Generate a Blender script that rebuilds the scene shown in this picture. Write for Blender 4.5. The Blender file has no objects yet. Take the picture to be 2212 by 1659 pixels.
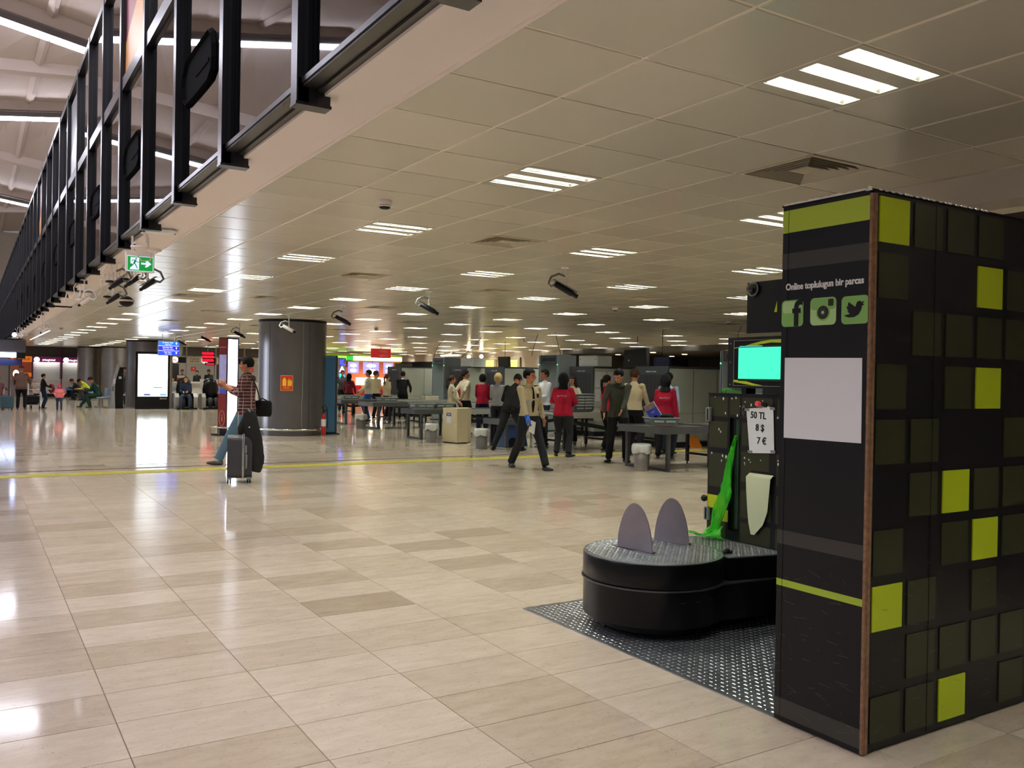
import bpy, bmesh, math, random
import numpy as np
from mathutils import Vector, Matrix
from mathutils.bvhtree import BVHTree
random.seed(7); np.random.seed(7)
SC = bpy.context.scene
COL = SC.collection
# ------------------------------------------------------------------ camera, world, exposure
YAW, PIT, ROL, FPX = 0.554866, -0.00634433, 0.01745129, 1893.43
HC, ZC = 1.52, 2.89
def _basis():
    cy, sy, cp, sp, cr, sr = math.cos(YAW), math.sin(YAW), math.cos(PIT), math.sin(PIT), math.cos(ROL), math.sin(ROL)
    f = Vector((sy*cp, cy*cp, sp)); r = Vector((cy, -sy, 0)); u = r.cross(f)
    return cr*r+sr*u, -sr*r+cr*u, f
_R, _U, _F = _basis()
cam_d = bpy.data.cameras.new('camera'); cam = bpy.data.objects.new('camera', cam_d); COL.objects.link(cam)
cam.matrix_world = Matrix.Translation((0, 0, HC)) @ Matrix((_R, _U, -_F)).transposed().to_4x4()
cam_d.sensor_width = 36; cam_d.lens = 36*FPX/2212; cam_d.clip_end = 300; cam_d.clip_start = .05
SC.camera = cam
w = bpy.data.worlds.new('world'); SC.world = w; w.use_nodes = True
w.node_tree.nodes['Background'].inputs[0].default_value = (0.80, 0.78, 0.78, 1)
w.node_tree.nodes['Background'].inputs[1].default_value = 0.25
SC.view_settings.view_transform = 'Standard'; SC.view_settings.look = 'None'
SC.view_settings.gamma = 1; SC.view_settings.use_curve_mapping = False
SC.view_settings.exposure = -0.1
LAMP_E, ROOF_E = 175.0, 60.0        # emission of the recessed tubes and of the atrium light bars
# ------------------------------------------------------------------ helpers
def lin(c):
    return tuple(((x/255)/12.92 if x/255 <= .04045 else ((x/255+.055)/1.055)**2.4) for x in c)
MATS = {}
def mat(name, c, rough=.5, metal=0, spec=.5, var=0, vs=8, bump=0, bs=60, emit=None, es=1, coat=0, trans=0, alpha=1, ior=1.45, aniso=0, sheen=0):
    if name in MATS: return MATS[name]
    m = bpy.data.materials.new(name); m.use_nodes = True; MATS[name] = m
    nt = m.node_tree; p = nt.nodes['Principled BSDF']
    col = lin(c)
    p.inputs['Base Color'].default_value = (*col, 1)
    p.inputs['Roughness'].default_value = rough; p.inputs['Metallic'].default_value = metal
    p.inputs['Specular IOR Level'].default_value = spec; p.inputs['IOR'].default_value = ior
    p.inputs['Coat Weight'].default_value = coat; p.inputs['Transmission Weight'].default_value = trans
    p.inputs['Alpha'].default_value = alpha
    if emit: p.inputs['Emission Color'].default_value = (*lin(emit), 1); p.inputs['Emission Strength'].default_value = es
    if var or bump:
        tc = nt.nodes.new('ShaderNodeTexCoord')
    if var:
        n = nt.nodes.new('ShaderNodeTexNoise'); n.inputs['Scale'].default_value = vs; n.inputs['Detail'].default_value = 4
        nt.links.new(tc.outputs['Object'], n.inputs['Vector'])
        r = nt.nodes.new('ShaderNodeValToRGB')
        r.color_ramp.elements[0].position = .3; r.color_ramp.elements[1].position = .72
        r.color_ramp.elements[0].color = (*[max(0, x*(1-var)) for x in col], 1)
        r.color_ramp.elements[1].color = (*[min(1, x*(1+var)) for x in col], 1)
        nt.links.new(n.outputs['Fac'], r.inputs[0]); nt.links.new(r.outputs[0], p.inputs['Base Color'])
    if bump:
        n2 = nt.nodes.new('ShaderNodeTexNoise'); n2.inputs['Scale'].default_value = bs; n2.inputs['Detail'].default_value = 3
        nt.links.new(tc.outputs['Object'], n2.inputs['Vector'])
        b = nt.nodes.new('ShaderNodeBump'); b.inputs['Strength'].default_value = bump; b.inputs['Distance'].default_value = .01
        nt.links.new(n2.outputs['Fac'], b.inputs['Height']); nt.links.new(b.outputs['Normal'], p.inputs['Normal'])
    return m
def em(name, c, s): return mat(name, (10, 10, 10), .6, emit=c, es=s)
class MB:
    """collects shapes, then build() links them as ONE mesh object"""
    def __init__(s): s.v = []; s.f = []; s.m = []; s.sm = []
    def add(s, vs, fs, mi=0, smooth=False):
        o = len(s.v); s.v += [tuple(p) for p in vs]; s.f += [tuple(i+o for i in f) for f in fs]
        s.m += [mi]*len(fs); s.sm += [smooth]*len(fs); return s
    def box(s, x0, x1, y0, y1, z0, z1, mi=0, rz=0, c=None):
        vs = [(x, y, z) for z in (z0, z1) for (x, y) in ((x0, y0), (x1, y0), (x1, y1), (x0, y1))]
        if rz:
            cx, cy = c or ((x0+x1)/2, (y0+y1)/2); ca, sa = math.cos(rz), math.sin(rz)
            vs = [(cx+(x-cx)*ca-(y-cy)*sa, cy+(x-cx)*sa+(y-cy)*ca, z) for x, y, z in vs]
        return s.add(vs, [(3, 2, 1, 0), (4, 5, 6, 7), (0, 1, 5, 4), (1, 2, 6, 5), (2, 3, 7, 6), (3, 0, 4, 7)], mi)
    def bbox(s, x0, x1, y0, y1, z0, z1, b=.01, mi=0):   # box with chamfered vertical and top edges
        def ring(i, z): return [(x0+i+b, y0+i, z), (x1-i-b, y0+i, z), (x1-i, y0+i+b, z), (x1-i, y1-i-b, z), (x1-i-b, y1-i, z), (x0+i+b, y1-i, z), (x0+i, y1-i-b, z), (x0+i, y0+i+b, z)]
        vs = ring(b, z0)+ring(0, z0+b)+ring(0, z1-b)+ring(b, z1)
        fs = [tuple(range(7, -1, -1)), tuple(range(24, 32))]
        for k in range(3):
            for i in range(8): fs.append((k*8+i, k*8+(i+1) % 8, k*8+8+(i+1) % 8, k*8+8+i))
        return s.add(vs, fs, mi)
    def prism(s, poly, axis, a, b, mi=0, smooth=False):
        """poly in the two remaining axes, extruded along axis from a to b"""
        n = len(poly)
        def P(u, v, t): return {'x': (t, u, v), 'y': (u, t, v), 'z': (u, v, t)}[axis]
        vs = [P(u, v, a) for u, v in poly]+[P(u, v, b) for u, v in poly]
        ar = sum(poly[i][0]*poly[(i+1) % n][1]-poly[(i+1) % n][0]*poly[i][1] for i in range(n))
        fl = (ar > 0) ^ (axis == 'y') ^ (b < a)
        fs = [tuple(range(n))[::-1] if fl else tuple(range(n)), tuple(range(n, 2*n)) if fl else tuple(range(n, 2*n))[::-1]]
        o = len(s.f)
        s.add(vs, fs, mi)
        s.add(vs, [((i, (i+1) % n, n+(i+1) % n, n+i) if fl else ((i+1) % n, i, n+i, n+(i+1) % n)) for i in range(n)], mi, smooth)
        return s
    def lathe(s, prof, cx, cy, n=24, mi=0, smooth=True, sx=1, sy=1):
        """prof: list of (r,z) from bottom to top"""
        vs = []; fs = []
        for r, z in prof:
            for i in range(n):
                a = 2*math.pi*i/n; vs.append((cx+sx*r*math.cos(a), cy+sy*r*math.sin(a), z))
        for k in range(len(prof)-1):
            for i in range(n): fs.append((k*n+i, k*n+(i+1) % n, (k+1)*n+(i+1) % n, (k+1)*n+i))
        s.add(vs, fs, mi, smooth)
        s.add([vs[i] for i in range(n)], [tuple(range(n))[::-1]], mi)
        return s.add([vs[(len(prof)-1)*n+i] for i in range(n)], [tuple(range(n))], mi)
    def tube(s, pts, rad, n=8, mi=0, ref=None, smooth=True):
        """elliptical tube; rad = r or list of r or (a,b); ref = direction of a"""
        pts = [Vector(p) for p in pts]; N = len(pts)
        if not isinstance(rad, (list,)): rad = [rad]*N
        rad = [(r, r) if not isinstance(r, tuple) else r for r in rad]
        vs = []; prev = None
        for i, p in enumerate(pts):
            t = (pts[min(i+1, N-1)]-pts[max(i-1, 0)]).normalized()
            rf = Vector(ref) if ref else (prev if prev else (Vector((1, 0, 0)) if abs(t.x) < .8 else Vector((0, 1, 0))))
            a = (rf-t*rf.dot(t)).normalized(); b = t.cross(a); prev = a
            for k in range(n):
                an = 2*math.pi*k/n; vs.append(p+a*(rad[i][0]*math.cos(an))+b*(rad[i][1]*math.sin(an)))
        fs = [(i*n+k, i*n+(k+1) % n, (i+1)*n+(k+1) % n, (i+1)*n+k) for i in range(N-1) for k in range(n)]
        s.add(vs, fs, mi, smooth)
        s.add(vs[:n], [tuple(range(n))[::-1]], mi); return s.add(vs[-n:], [tuple(range(n))], mi)
    def ball(s, c, r, n=12, mi=0, M=None, k=8):
        """ellipsoid with radii r, optional rotation M about its centre"""
        if not isinstance(r, tuple): r = (r, r, r)
        vs = []; c = Vector(c)
        for j in range(k+1):
            th = math.pi*j/k
            for i in range(n):
                a = 2*math.pi*i/n
                p = Vector((r[0]*math.sin(th)*math.cos(a), r[1]*math.sin(th)*math.sin(a), -r[2]*math.cos(th)))
                vs.append(c+(M @ p if M else p))
        fs = [(j*n+i, j*n+(i+1) % n, (j+1)*n+(i+1) % n, (j+1)*n+i) for j in range(k) for i in range(n)]
        return s.add(vs, fs, mi, True)
    def mesh(s, name, mats):
        me = bpy.data.meshes.new(name); me.from_pydata(s.v, [], s.f)
        for m in (mats if isinstance(mats, (list, tuple)) else [mats]): me.materials.append(m)
        me.polygons.foreach_set('material_index', s.m); me.polygons.foreach_set('use_smooth', s.sm)
        me.update(); return me
    def build(s, name, mats, parent=None, loc=None):
        me = s.mesh(name, mats); o = bpy.data.objects.new(name, me); COL.objects.link(o)
        if parent: o.parent = parent
        if loc: o.location = loc
        return o
def merge_bm(me, d=1e-5):
    bm = bmesh.new(); bm.from_mesh(me); bmesh.ops.remove_doubles(bm, verts=bm.verts, dist=d); bm.to_mesh(me); bm.free()
def tag(o, label=None, cat=None, group=None, kind=None):
    if label: o['label'] = label
    if cat: o['category'] = cat
    if group: o['group'] = group
    if kind: o['kind'] = kind
    return o
def thing(name, label, cat, loc=(0, 0, 0), rz=0, group=None):
    o = bpy.data.objects.new(name, None); COL.objects.link(o); o.location = loc; o.rotation_euler = (0, 0, rz)
    o.empty_display_size = .1
    return tag(o, label, cat, group)
def kids(o): return [c for c in bpy.data.objects if c.parent == o]
def copy_thing(root, loc, rz=None, label=None, group=None, children=None):
    c = root.copy(); COL.objects.link(c); c.location = loc
    if rz is not None: c.rotation_euler = (0, 0, rz)
    if label: c['label'] = label
    if group: c['group'] = group
    for ch, subs in children:
        d = ch.copy(); COL.objects.link(d); d.parent = c
        for g in subs:
            e = g.copy(); COL.objects.link(e); e.parent = d
    return c
def tree(root):
    return [(c, list(c.children)) for c in root.children]
def text(s, size, m, parent, M, name='lettering', ext=.0015, align='CENTER', sx=1, bold=0, lab=None):
    """flat raised lettering; M places the text plane (x right, y up, z out)"""
    cu = bpy.data.curves.new(name, 'FONT'); cu.body = s; cu.size = size; cu.extrude = ext; cu.align_x = align; cu.align_y = 'CENTER'; cu.offset = bold
    cu.resolution_u = 3
    t = bpy.data.objects.new('tmp', cu); COL.objects.link(t)
    dg = bpy.context.evaluated_depsgraph_get(); me = bpy.data.meshes.new_from_object(t.evaluated_get(dg)); 
    bpy.data.objects.remove(t); bpy.data.curves.remove(cu)
    me.name = name; me.materials.clear(); me.materials.append(m)
    me.transform(M @ Matrix.Diagonal((sx, 1, 1, 1)))
    o = bpy.data.objects.new(name, me); COL.objects.link(o)
    if parent: o.parent = parent
    if lab: o['label'] = lab
    return o
def frame(o, xd, zd):
    """4x4 with origin o, x axis xd, z (normal) zd"""
    x = Vector(xd).normalized(); z = Vector(zd).normalized(); y = z.cross(x)
    return Matrix((x, y, z)).transposed().to_4x4() if False else Matrix.Translation(o) @ Matrix((x, y, z)).transposed().to_4x4()
X, Y, Z = Vector((1, 0, 0)), Vector((0, 1, 0)), Vector((0, 0, 1))
# text planes: facing -x reads along -y ; facing -y reads along +x
def MX(x, y, z): return frame((x, y, z), -Y, -X)
def MY(x, y, z): return frame((x, y, z), X, -Y)
# ------------------------------------------------------------------ materials
M_tilec = mat('ceiling_panel_paint', (196, 190, 168), .3, 0, .6, var=.03, vs=1.2)
M_grid = mat('ceiling_grid_paint', (224, 214, 190), .45)
M_plaster = mat('white_plaster', (232, 220, 210), .8)
M_blackm = mat('black_frame_metal', (30, 30, 33), .33, .3, .6)
M_frame_l = mat('lit_frame_edge', (52, 52, 58), .3, .6)  # front faces of the black frame, light falling on them painted as paler metal
M_sill = mat('sill_metal', (66, 64, 60), .38, .6)
M_glassd = mat('tinted_mirror_glass', (112, 110, 113), .02, 1.0)
M_steel = mat('brushed_steel', (150, 146, 144), .33, .9, var=.08, vs=3)
M_steeld = mat('dark_brushed_steel', (112, 110, 112), .36, .85, var=.08, vs=2)
M_chrome = mat('chrome', (205, 205, 205), .15, 1)
M_alu = mat('aluminium', (170, 170, 170), .3, .9)
M_black = mat('black_plastic', (13, 13, 15), .5, spec=.3, var=.1)
M_blackg = mat('gloss_black', (9, 9, 11), .3, 0, .3)
M_white = mat('white_paint', (225, 225, 222), .5)
M_grey = mat('grey_paint', (92, 94, 95), .45)
M_mgrey = mat('mid_grey_plastic', (128, 132, 132), .45)
M_tray = mat('tray_grey_green', (120, 132, 130), .4)
M_lamp = em('lamp_tube', (252, 255, 243), LAMP_E)
M_refl = mat('lamp_reflector', (225, 225, 220), .22, .9)
M_roofp = mat('vault_panel', (214, 200, 190), .8, var=.03, vs=.6)
M_bar = em('atrium_light_bar', (238, 238, 255), ROOF_E)
M_paper = mat('paper', (228, 228, 232), .7)
M_glove = mat('blue_glove', (32, 100, 215), .5)
# ================================================================== FLOOR
def tone_mat(name, c0, c1, rough, spec, vein=True):
    m = bpy.data.materials.new(name); m.use_nodes = True; nt = m.node_tree; p = nt.nodes['Principled BSDF']
    at = nt.nodes.new('ShaderNodeAttribute'); at.attribute_name = 'tone'
    r = nt.nodes.new('ShaderNodeValToRGB'); r.color_ramp.elements[0].color = (*lin(c0), 1); r.color_ramp.elements[1].color = (*lin(c1), 1)
    nt.links.new(at.outputs['Fac'], r.inputs[0]); out = r.outputs[0]
    tc = nt.nodes.new('ShaderNodeTexCoord')
    if vein:
        mp = nt.nodes.new('ShaderNodeMapping'); mp.inputs['Scale'].default_value = (1.1, 3.2, 1)
        nt.links.new(tc.outputs['Object'], mp.inputs['Vector'])
        n = nt.nodes.new('ShaderNodeTexNoise'); n.inputs['Scale'].default_value = 4; n.inputs['Detail'].default_value = 7; n.inputs['Roughness'].default_value = .65
        nt.links.new(mp.outputs[0], n.inputs['Vector'])
        mx = nt.nodes.new('ShaderNodeMix'); mx.data_type = 'RGBA'; mx.blend_type = 'MULTIPLY'; mx.inputs['Factor'].default_value = 1
        r2 = nt.nodes.new('ShaderNodeValToRGB'); r2.color_ramp.elements[0].position = .25; r2.color_ramp.elements[1].position = .75
        r2.color_ramp.elements[0].color = (.82, .79, .75, 1); r2.color_ramp.elements[1].color = (1.06, 1.05, 1.04, 1)
        nt.links.new(n.outputs['Fac'], r2.inputs[0]); nt.links.new(out, mx.inputs[6]); nt.links.new(r2.outputs[0], mx.inputs[7]); out = mx.outputs[2]
        # fine brown veins and small dark pits of the limestone
        v = nt.nodes.new('ShaderNodeTexNoise'); v.inputs['Scale'].default_value = 9; v.inputs['Detail'].default_value = 9; v.inputs['Distortion'].default_value = 1.4
        nt.links.new(tc.outputs['Object'], v.inputs['Vector'])
        mr = nt.nodes.new('ShaderNodeMapRange'); mr.inputs[1].default_value = .497; mr.inputs[2].default_value = .505
        ab = nt.nodes.new('ShaderNodeMath'); ab.operation = 'ABSOLUTE'
        sb = nt.nodes.new('ShaderNodeMath'); sb.operation = 'SUBTRACT'; sb.inputs[1].default_value = .5
        nt.links.new(v.outputs['Fac'], sb.inputs[0]); nt.links.new(sb.outputs[0], ab.inputs[0])
        m3 = nt.nodes.new('ShaderNodeMapRange'); m3.inputs[1].default_value = 0; m3.inputs[2].default_value = .006; m3.inputs[3].default_value = .72; m3.inputs[4].default_value = 1
        nt.links.new(ab.outputs[0], m3.inputs[0])
        p2 = nt.nodes.new('ShaderNodeTexNoise'); p2.inputs['Scale'].default_value = 34; p2.inputs['Detail'].default_value = 5
        mp2 = nt.nodes.new('ShaderNodeMapping'); mp2.inputs['Scale'].default_value = (1, 1.8, 1); mp2.inputs['Location'].default_value = (3.3, 1.7, 0)
        nt.links.new(tc.outputs['Object'], mp2.inputs['Vector']); nt.links.new(mp2.outputs[0], p2.inputs['Vector'])
        m4 = nt.nodes.new('ShaderNodeMapRange'); m4.inputs[1].default_value = .685; m4.inputs[2].default_value = .72; m4.inputs[3].default_value = 1; m4.inputs[4].default_value = .6
        nt.links.new(p2.outputs['Fac'], m4.inputs[0])
        mm = nt.nodes.new('ShaderNodeMath'); mm.operation = 'MULTIPLY'; nt.links.new(m3.outputs[0], mm.inputs[0]); nt.links.new(m4.outputs[0], mm.inputs[1])
        mx2 = nt.nodes.new('ShaderNodeMix'); mx2.data_type = 'RGBA'; mx2.blend_type = 'MULTIPLY'; mx2.inputs['Factor'].default_value = 1
        nt.links.new(out, mx2.inputs[6]); nt.links.new(mm.outputs[0], mx2.inputs[7]); out = mx2.outputs[2]
        nr = nt.nodes.new('ShaderNodeMapRange'); nr.inputs[3].default_value = rough-.006; nr.inputs[4].default_value = rough+.012
        nt.links.new(n.outputs['Fac'], nr.inputs[0]); nt.links.new(nr.outputs[0], p.inputs['Roughness'])
    else: p.inputs['Roughness'].default_value = rough
    nt.links.new(out, p.inputs['Base Color']); p.inputs['Specular IOR Level'].default_value = spec
    MATS[name] = m; return m
M_stone = tone_mat('polished_limestone', (188, 171, 149), (228, 215, 197), .085, .5)
M_joint = mat('floor_joint', (120, 108, 92), .6)
M_yellow = mat('tactile_yellow', (214, 205, 96), .4, var=.06)
def tile_mesh(rects, z0, z1, tones, gap):
    v = []; f = []; t = []
    for (x0, x1, y0, y1), tn in zip(rects, tones):
        o = len(v); b = .0015
        v += [(x0+gap, y0+gap, z0), (x1-gap, y0+gap, z0), (x1-gap, y1-gap, z0), (x0+gap, y1-gap, z0),
              (x0+gap+b, y0+gap+b, z1), (x1-gap-b, y0+gap+b, z1), (x1-gap-b, y1-gap-b, z1), (x0+gap+b, y1-gap-b, z1)]
        f += [(o+4, o+5, o+6, o+7), (o, o+1, o+5, o+4), (o+1, o+2, o+6, o+5), (o+2, o+3, o+7, o+6), (o+3, o, o+4, o+7), (o+3, o+2, o+1, o)]
        t += [tn]*6
    return v, f, t
def put_tiles(name, rects, z0, z1, tones, gap, m, parent, stuff=False):
    v, f, t = tile_mesh(rects, z0, z1, tones, gap)
    me = bpy.data.meshes.new(name); me.from_pydata(v, [], f); me.materials.append(m)
    a = me.attributes.new('tone', 'FLOAT', 'FACE'); a.data.foreach_set('value', t)
    o = bpy.data.objects.new(name, me); COL.objects.link(o); o.parent = parent
    if stuff: o['kind'] = 'stuff'
    return o
def screen(x, y, z):
    d = Vector((x, y, z-HC)); q = d.dot(_F)
    if q < .3: return None
    return (1106+FPX*d.dot(_R)/q, 829.5-FPX*d.dot(_U)/q)
def area(x0, x1, y0, y1, z):
    ps = [screen(*p, z) for p in ((x0, y0), (x1, y0), (x1, y1), (x0, y1))]
    if any(p is None for p in ps): return 0
    if all(p[0] < 0 or p[0] > 2212 or p[1] < 0 or p[1] > 1659 for p in ps+[(sum(p[0] for p in ps)/4, sum(p[1] for p in ps)/4)]): return 0
    return abs(sum(ps[i][0]*ps[(i+1) % 4][1]-ps[(i+1) % 4][0]*ps[i][1] for i in range(4)))/2
FX0, FX1, FY0, FY1 = -14, 34, -4, 62
floor = MB().box(FX0, FX1, FY0, FY1, -.2, -.003).build('floor', M_joint); tag(floor, kind='structure')
rc = []
k0 = int((FX0-.56)/.667)-1
for i in range(k0, int((FX1-.56)/.667)+1):
    x0 = .56+.667*i
    for j in range(int((5.70-FY1)/.4)-1, int((5.70-FY0)/.4)+1):
        y1 = 5.70-.4*j; y0 = y1-.4
        if x0 < FX0 or x0+.667 > FX1 or y0 < FY0 or y1 > FY1: continue
        if abs(y0-14.1) < .05: continue        # the tactile strip row
        rc.append((x0, x0+.667, y0, y1))
ar = np.array([area(*r, 0) for r in rc]); order = np.argsort(-ar)
near = [int(i) for i in order[:288] if ar[i] > 0]; ns = set(near)
def ftone(r):
    h = random.random()
    if abs(r[0]-1.894) < .03 and abs(r[2]-5.3) < .05: return .12
    return .55+.4*h if h > .15 else .30+h
for i in near: put_tiles('floor_tile', [rc[i]], -.012, 0, [ftone(rc[i])], .0012, M_stone, floor)
far = [i for i in range(len(rc)) if i not in ns and rc[i][2] < 30]
put_tiles('floor_tile', [rc[i] for i in far], -.012, 0, [ftone(rc[i]) for i in far], .0012, M_stone, floor, True)
far = [i for i in range(len(rc)) if i not in ns and rc[i][2] >= 30]
put_tiles('floor_tile', [rc[i] for i in far], -.012, 0, [.62+.2*random.random() for i in far], .0008, M_stone, floor, True)
# tactile strip of yellow ribbed tiles across the hall, and the metal movement joint behind it
strip = thing('tactile_strip', 'yellow tactile strip laid across the stone floor', 'floor strip', (0, 14.1, 0))
def tactile():
    b = MB().box(.003, .397, .03, .37, -.004, .004)
    for k in range(7): b.box(.01, .39, .05+k*.045, .068+k*.045, .003, .0075)
    return b.mesh('strip_tile', M_yellow)
tm = tactile()
for k in range(-10, 46):
    o = bpy.data.objects.new('strip_tile', tm); COL.objects.link(o); o.parent = strip; o.location = (.66-.4+.4*k, 0, 0)
rows = [(x, x+.667, 14.1, 14.5) for x in [.56+.667*i for i in range(k0+1, 50)]]
put_tiles('floor_tile', rows, -.014, -.003, [.6+.3*random.random() for r in rows], .001, M_stone, floor, True)
mj = MB().box(FX0, 33, 14.84, 14.875, -.002, .003).box(FX0, 33, 14.90, 14.935, -.002, .003).box(FX0, 33, 15.42, 15.44, -.002, .002).build('trim_1', mat('joint_metal', (112, 104, 96), .4, .5)); tag(mj, kind='structure')
# ================================================================== CEILING
ceil = MB().box(1.78, 23.45, -4, 57.3, ZC+.012, ZC+.25).build('ceiling', M_grid); tag(ceil, kind='structure')
AX0, AS, BY0, BS = 2.43, .6125, 2.895, .6215      # panel grid
def ax(a): return AX0+AS*a
def by(b): return BY0+BS*b
lamps = []; vents = []
for ka in range(0, 5):
    for kb in range(-1, 21):
        a0, b0 = 1+4*ka, -1+4*kb
        off = .0 if ka < 2 else .0
        lamps.append((a0, b0, ka, kb))
for ka in range(5, 9):
    for kb in range(4, 21): lamps.append((1+4*ka, -1+4*kb, ka, kb))
vents = [(3, 1), (3, 7), (3, 13), (3, 20), (3, 27), (7, 14), (11, 13), (7, 21), (11, 20), (7, 28), (11, 27), (3, 34), (15, 20), (15, 27), (7, 35), (11, 35), (1, 21)]
holes = set((a, b) for a, b, _, _ in lamps) | set(vents)
tr = []
for a in range(-1, 35):
    for b in range(-11, 88):
        if (a, b) in holes: continue
        if a > 28 and b < 30: pass
        tr.append((ax(a), ax(a+1), by(b), by(b+1)))
trc = [r for r in tr if r[1] <= 23.46 and r[3] <= 57.2]
ar = np.array([area(*r, ZC) for r in trc]); order = np.argsort(-ar); near = [int(i) for i in order[:290] if ar[i] > 0]; ns = set(near)
M_pan = tone_mat('ceiling_panel', (190, 184, 167), (203, 196, 178), .24, .55, vein=False)
pmesh = {}
def pv(r, z0=ZC, z1=ZC+.03):
    b = MB(); g = .008; x0, x1, y0, y1 = r[0]+g, r[1]-g, r[2]+g, r[3]-g; c = .004
    vs = [(x0, y0, z1), (x1, y0, z1), (x1, y1, z1), (x0, y1, z1), (x0, y0, z0+c), (x1, y0, z0+c), (x1, y1, z0+c), (x0, y1, z0+c),
          (x0+c, y0+c, z0), (x1-c, y0+c, z0), (x1-c, y1-c, z0), (x0+c, y1-c, z0)]
    fs = [(11, 10, 9, 8), (4, 5, 1, 0)[::-1], (5, 6, 2, 1)[::-1], (6, 7, 3, 2)[::-1], (7, 4, 0, 3)[::-1], (8, 9, 5, 4)[::-1], (9, 10, 6, 5)[::-1], (10, 11, 7, 6)[::-1], (8, 11, 7, 4)]
    return vs, fs
def put_panels(idx, stuff):
    v = []; f = []; t = []
    for i in idx:
        a, b = pv(trc[i]); o = len(v); v += a; f += [tuple(q+o for q in g) for g in b]; t += [random.random()]*len(b)
    me = bpy.data.meshes.new('ceiling_panel'); me.from_pydata(v, [], f); me.materials.append(M_pan)
    at = me.attributes.new('tone', 'FLOAT', 'FACE'); at.data.foreach_set('value', t)
    o = bpy.data.objects.new('ceiling_panel', me); COL.objects.link(o); o.parent = ceil
    if stuff: o['kind'] = 'stuff'
for i in near: put_panels([i], False)
put_panels([i for i in range(len(trc)) if i not in ns], True)
# ceiling lights: a panel with three slots, each with a bright tube and louvre blades
def light_meshes():
    w, h = AS-.012, BS-.012
    fr = MB(); sl = []; ys = [(.035, .135), (.238, .338), (.44, .54)]
    edges = [0]+[e for y in ys for e in y]+[h]
    for k in range(0, len(edges), 2): fr.box(0, w, edges[k], edges[k+1], 0, .02)
    for y0, y1 in ys: fr.box(0, .02, y0, y1, 0, .02).box(w-.02, w, y0, y1, 0, .02)
    rf = MB()
    for y0, y1 in ys:       # inclined reflector walls
        rf.add([(.02, y0, .004), (w-.02, y0, .004), (w-.02, y0+.022, .075), (.02, y0+.022, .075)], [(0, 1, 2, 3)])
        rf.add([(.02, y1, .004), (w-.02, y1, .004), (w-.02, y1-.022, .075), (.02, y1-.022, .075)], [(3, 2, 1, 0)])
        rf.add([(.02, y0+.022, .075), (w-.02, y0+.022, .075), (w-.02, y1-.022, .075), (.02, y1-.022, .075)], [(3, 2, 1, 0)])
    tb = MB()
    for y0, y1 in ys: tb.tube([(.045, (y0+y1)/2, .055), (w-.045, (y0+y1)/2, .055)], .021, 8)
    lv = MB()
    for y0, y1 in ys:
        for k in range(12):
            x = .045+k*(w-.09)/11; lv.prism([(x-.0015, .012), (x+.0015, .012), (x+.004, .04), (x-.004, .04)], 'y', y0+.006, y1-.006)
    return fr.mesh('frame', M_pan), rf.mesh('reflector', M_refl), tb.mesh('lamp_tube', M_lamp), lv.mesh('louvre', M_refl)
LM = light_meshes()
def split3(me):
    bm = bmesh.new(); bm.from_mesh(me); out = []
    for k, (a, c) in enumerate(((0, .186), (.186, .389), (.389, 1))):
        b2 = bm.copy(); bmesh.ops.delete(b2, geom=[f for f in b2.faces if not (a <= f.calc_center_median().y < c)], context='FACES')
        m2 = bpy.data.meshes.new(me.name.split('.')[0]); b2.to_mesh(m2); b2.free()
        for mt in me.materials: m2.materials.append(mt)
        out.append(m2)
    return out
LMN = [LM[0]]+split3(LM[1])+split3(LM[2])+split3(LM[3])
ordn = ['first', 'second', 'third', 'fourth', 'fifth', 'sixth', 'seventh', 'eighth', 'ninth', 'tenth', 'eleventh', 'twelfth', 'thirteenth', 'fourteenth', 'fifteenth', 'sixteenth', 'seventeenth', 'eighteenth', 'nineteenth', 'twentieth', 'twenty-first', 'twenty-second', 'twenty-third']
for a, b, ka, kb in lamps:
    if ka >= 5 and by(b) < 18: continue
    o = thing('ceiling_light', 'ceiling light with three tube slots, %s from the viewer in %s row from the gallery' % (ordn[kb+1], ordn[ka]), 'ceiling light', (ax(a)+.006, by(b)+.006, ZC), group='recessed ceiling lights')
    for me in (LMN if by(b) < 14 and ax(a) < 12 else LM):
        c = bpy.data.objects.new(me.name.split('.')[0], me); COL.objects.link(c); c.parent = o
# air diffusers: square frame, sloping louvre rings
M_vent = mat('vent_paint', (180, 172, 150), .5); M_dark = mat('duct_dark', (38, 36, 32), .8)
def vent_meshes():
    s = AS-.012; s2 = BS-.012
    fr = MB(); 
    for (x0, x1, y0, y1) in ((0, s, 0, .03), (0, s, s2-.03, s2), (0, .03, .03, s2-.03), (s-.03, s, .03, s2-.03)): fr.box(x0, x1, y0, y1, -.004, .02)
    bl = []
    cx, cy = s/2, s2/2
    for k in range(5):
        R = .27-k*.042; r = R-.03
        m = MB()
        for q in range(4):
            c0 = [(-1, -1), (1, -1), (1, 1), (-1, 1)][q]; c1 = [(1, -1), (1, 1), (-1, 1), (-1, -1)][q]
            v = [(cx+c0[0]*R, cy+c0[1]*R, -.002), (cx+c1[0]*R, cy+c1[1]*R, -.002), (cx+c1[0]*r, cy+c1[1]*r, .035), (cx+c0[0]*r, cy+c0[1]*r, .035)]
            v += [(a, b_, c+.003) for a, b_, c in v]
            m.add(v, [(0, 1, 2, 3), (7, 6, 5, 4), (0, 4, 5, 1), (2, 6, 7, 3)])
        bl.append(m.mesh('louvre_ring', M_vent))
    pl = MB().box(cx-.075, cx+.075, cy-.075, cy+.075, .004, .012).mesh('centre_plate', M_vent)
    bk = MB().box(.03, s-.03, .03, s2-.03, .045, .05).mesh('backing', M_dark)
    return [fr.mesh('frame', M_vent)]+bl+[pl, bk]
VM = vent_meshes()
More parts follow.
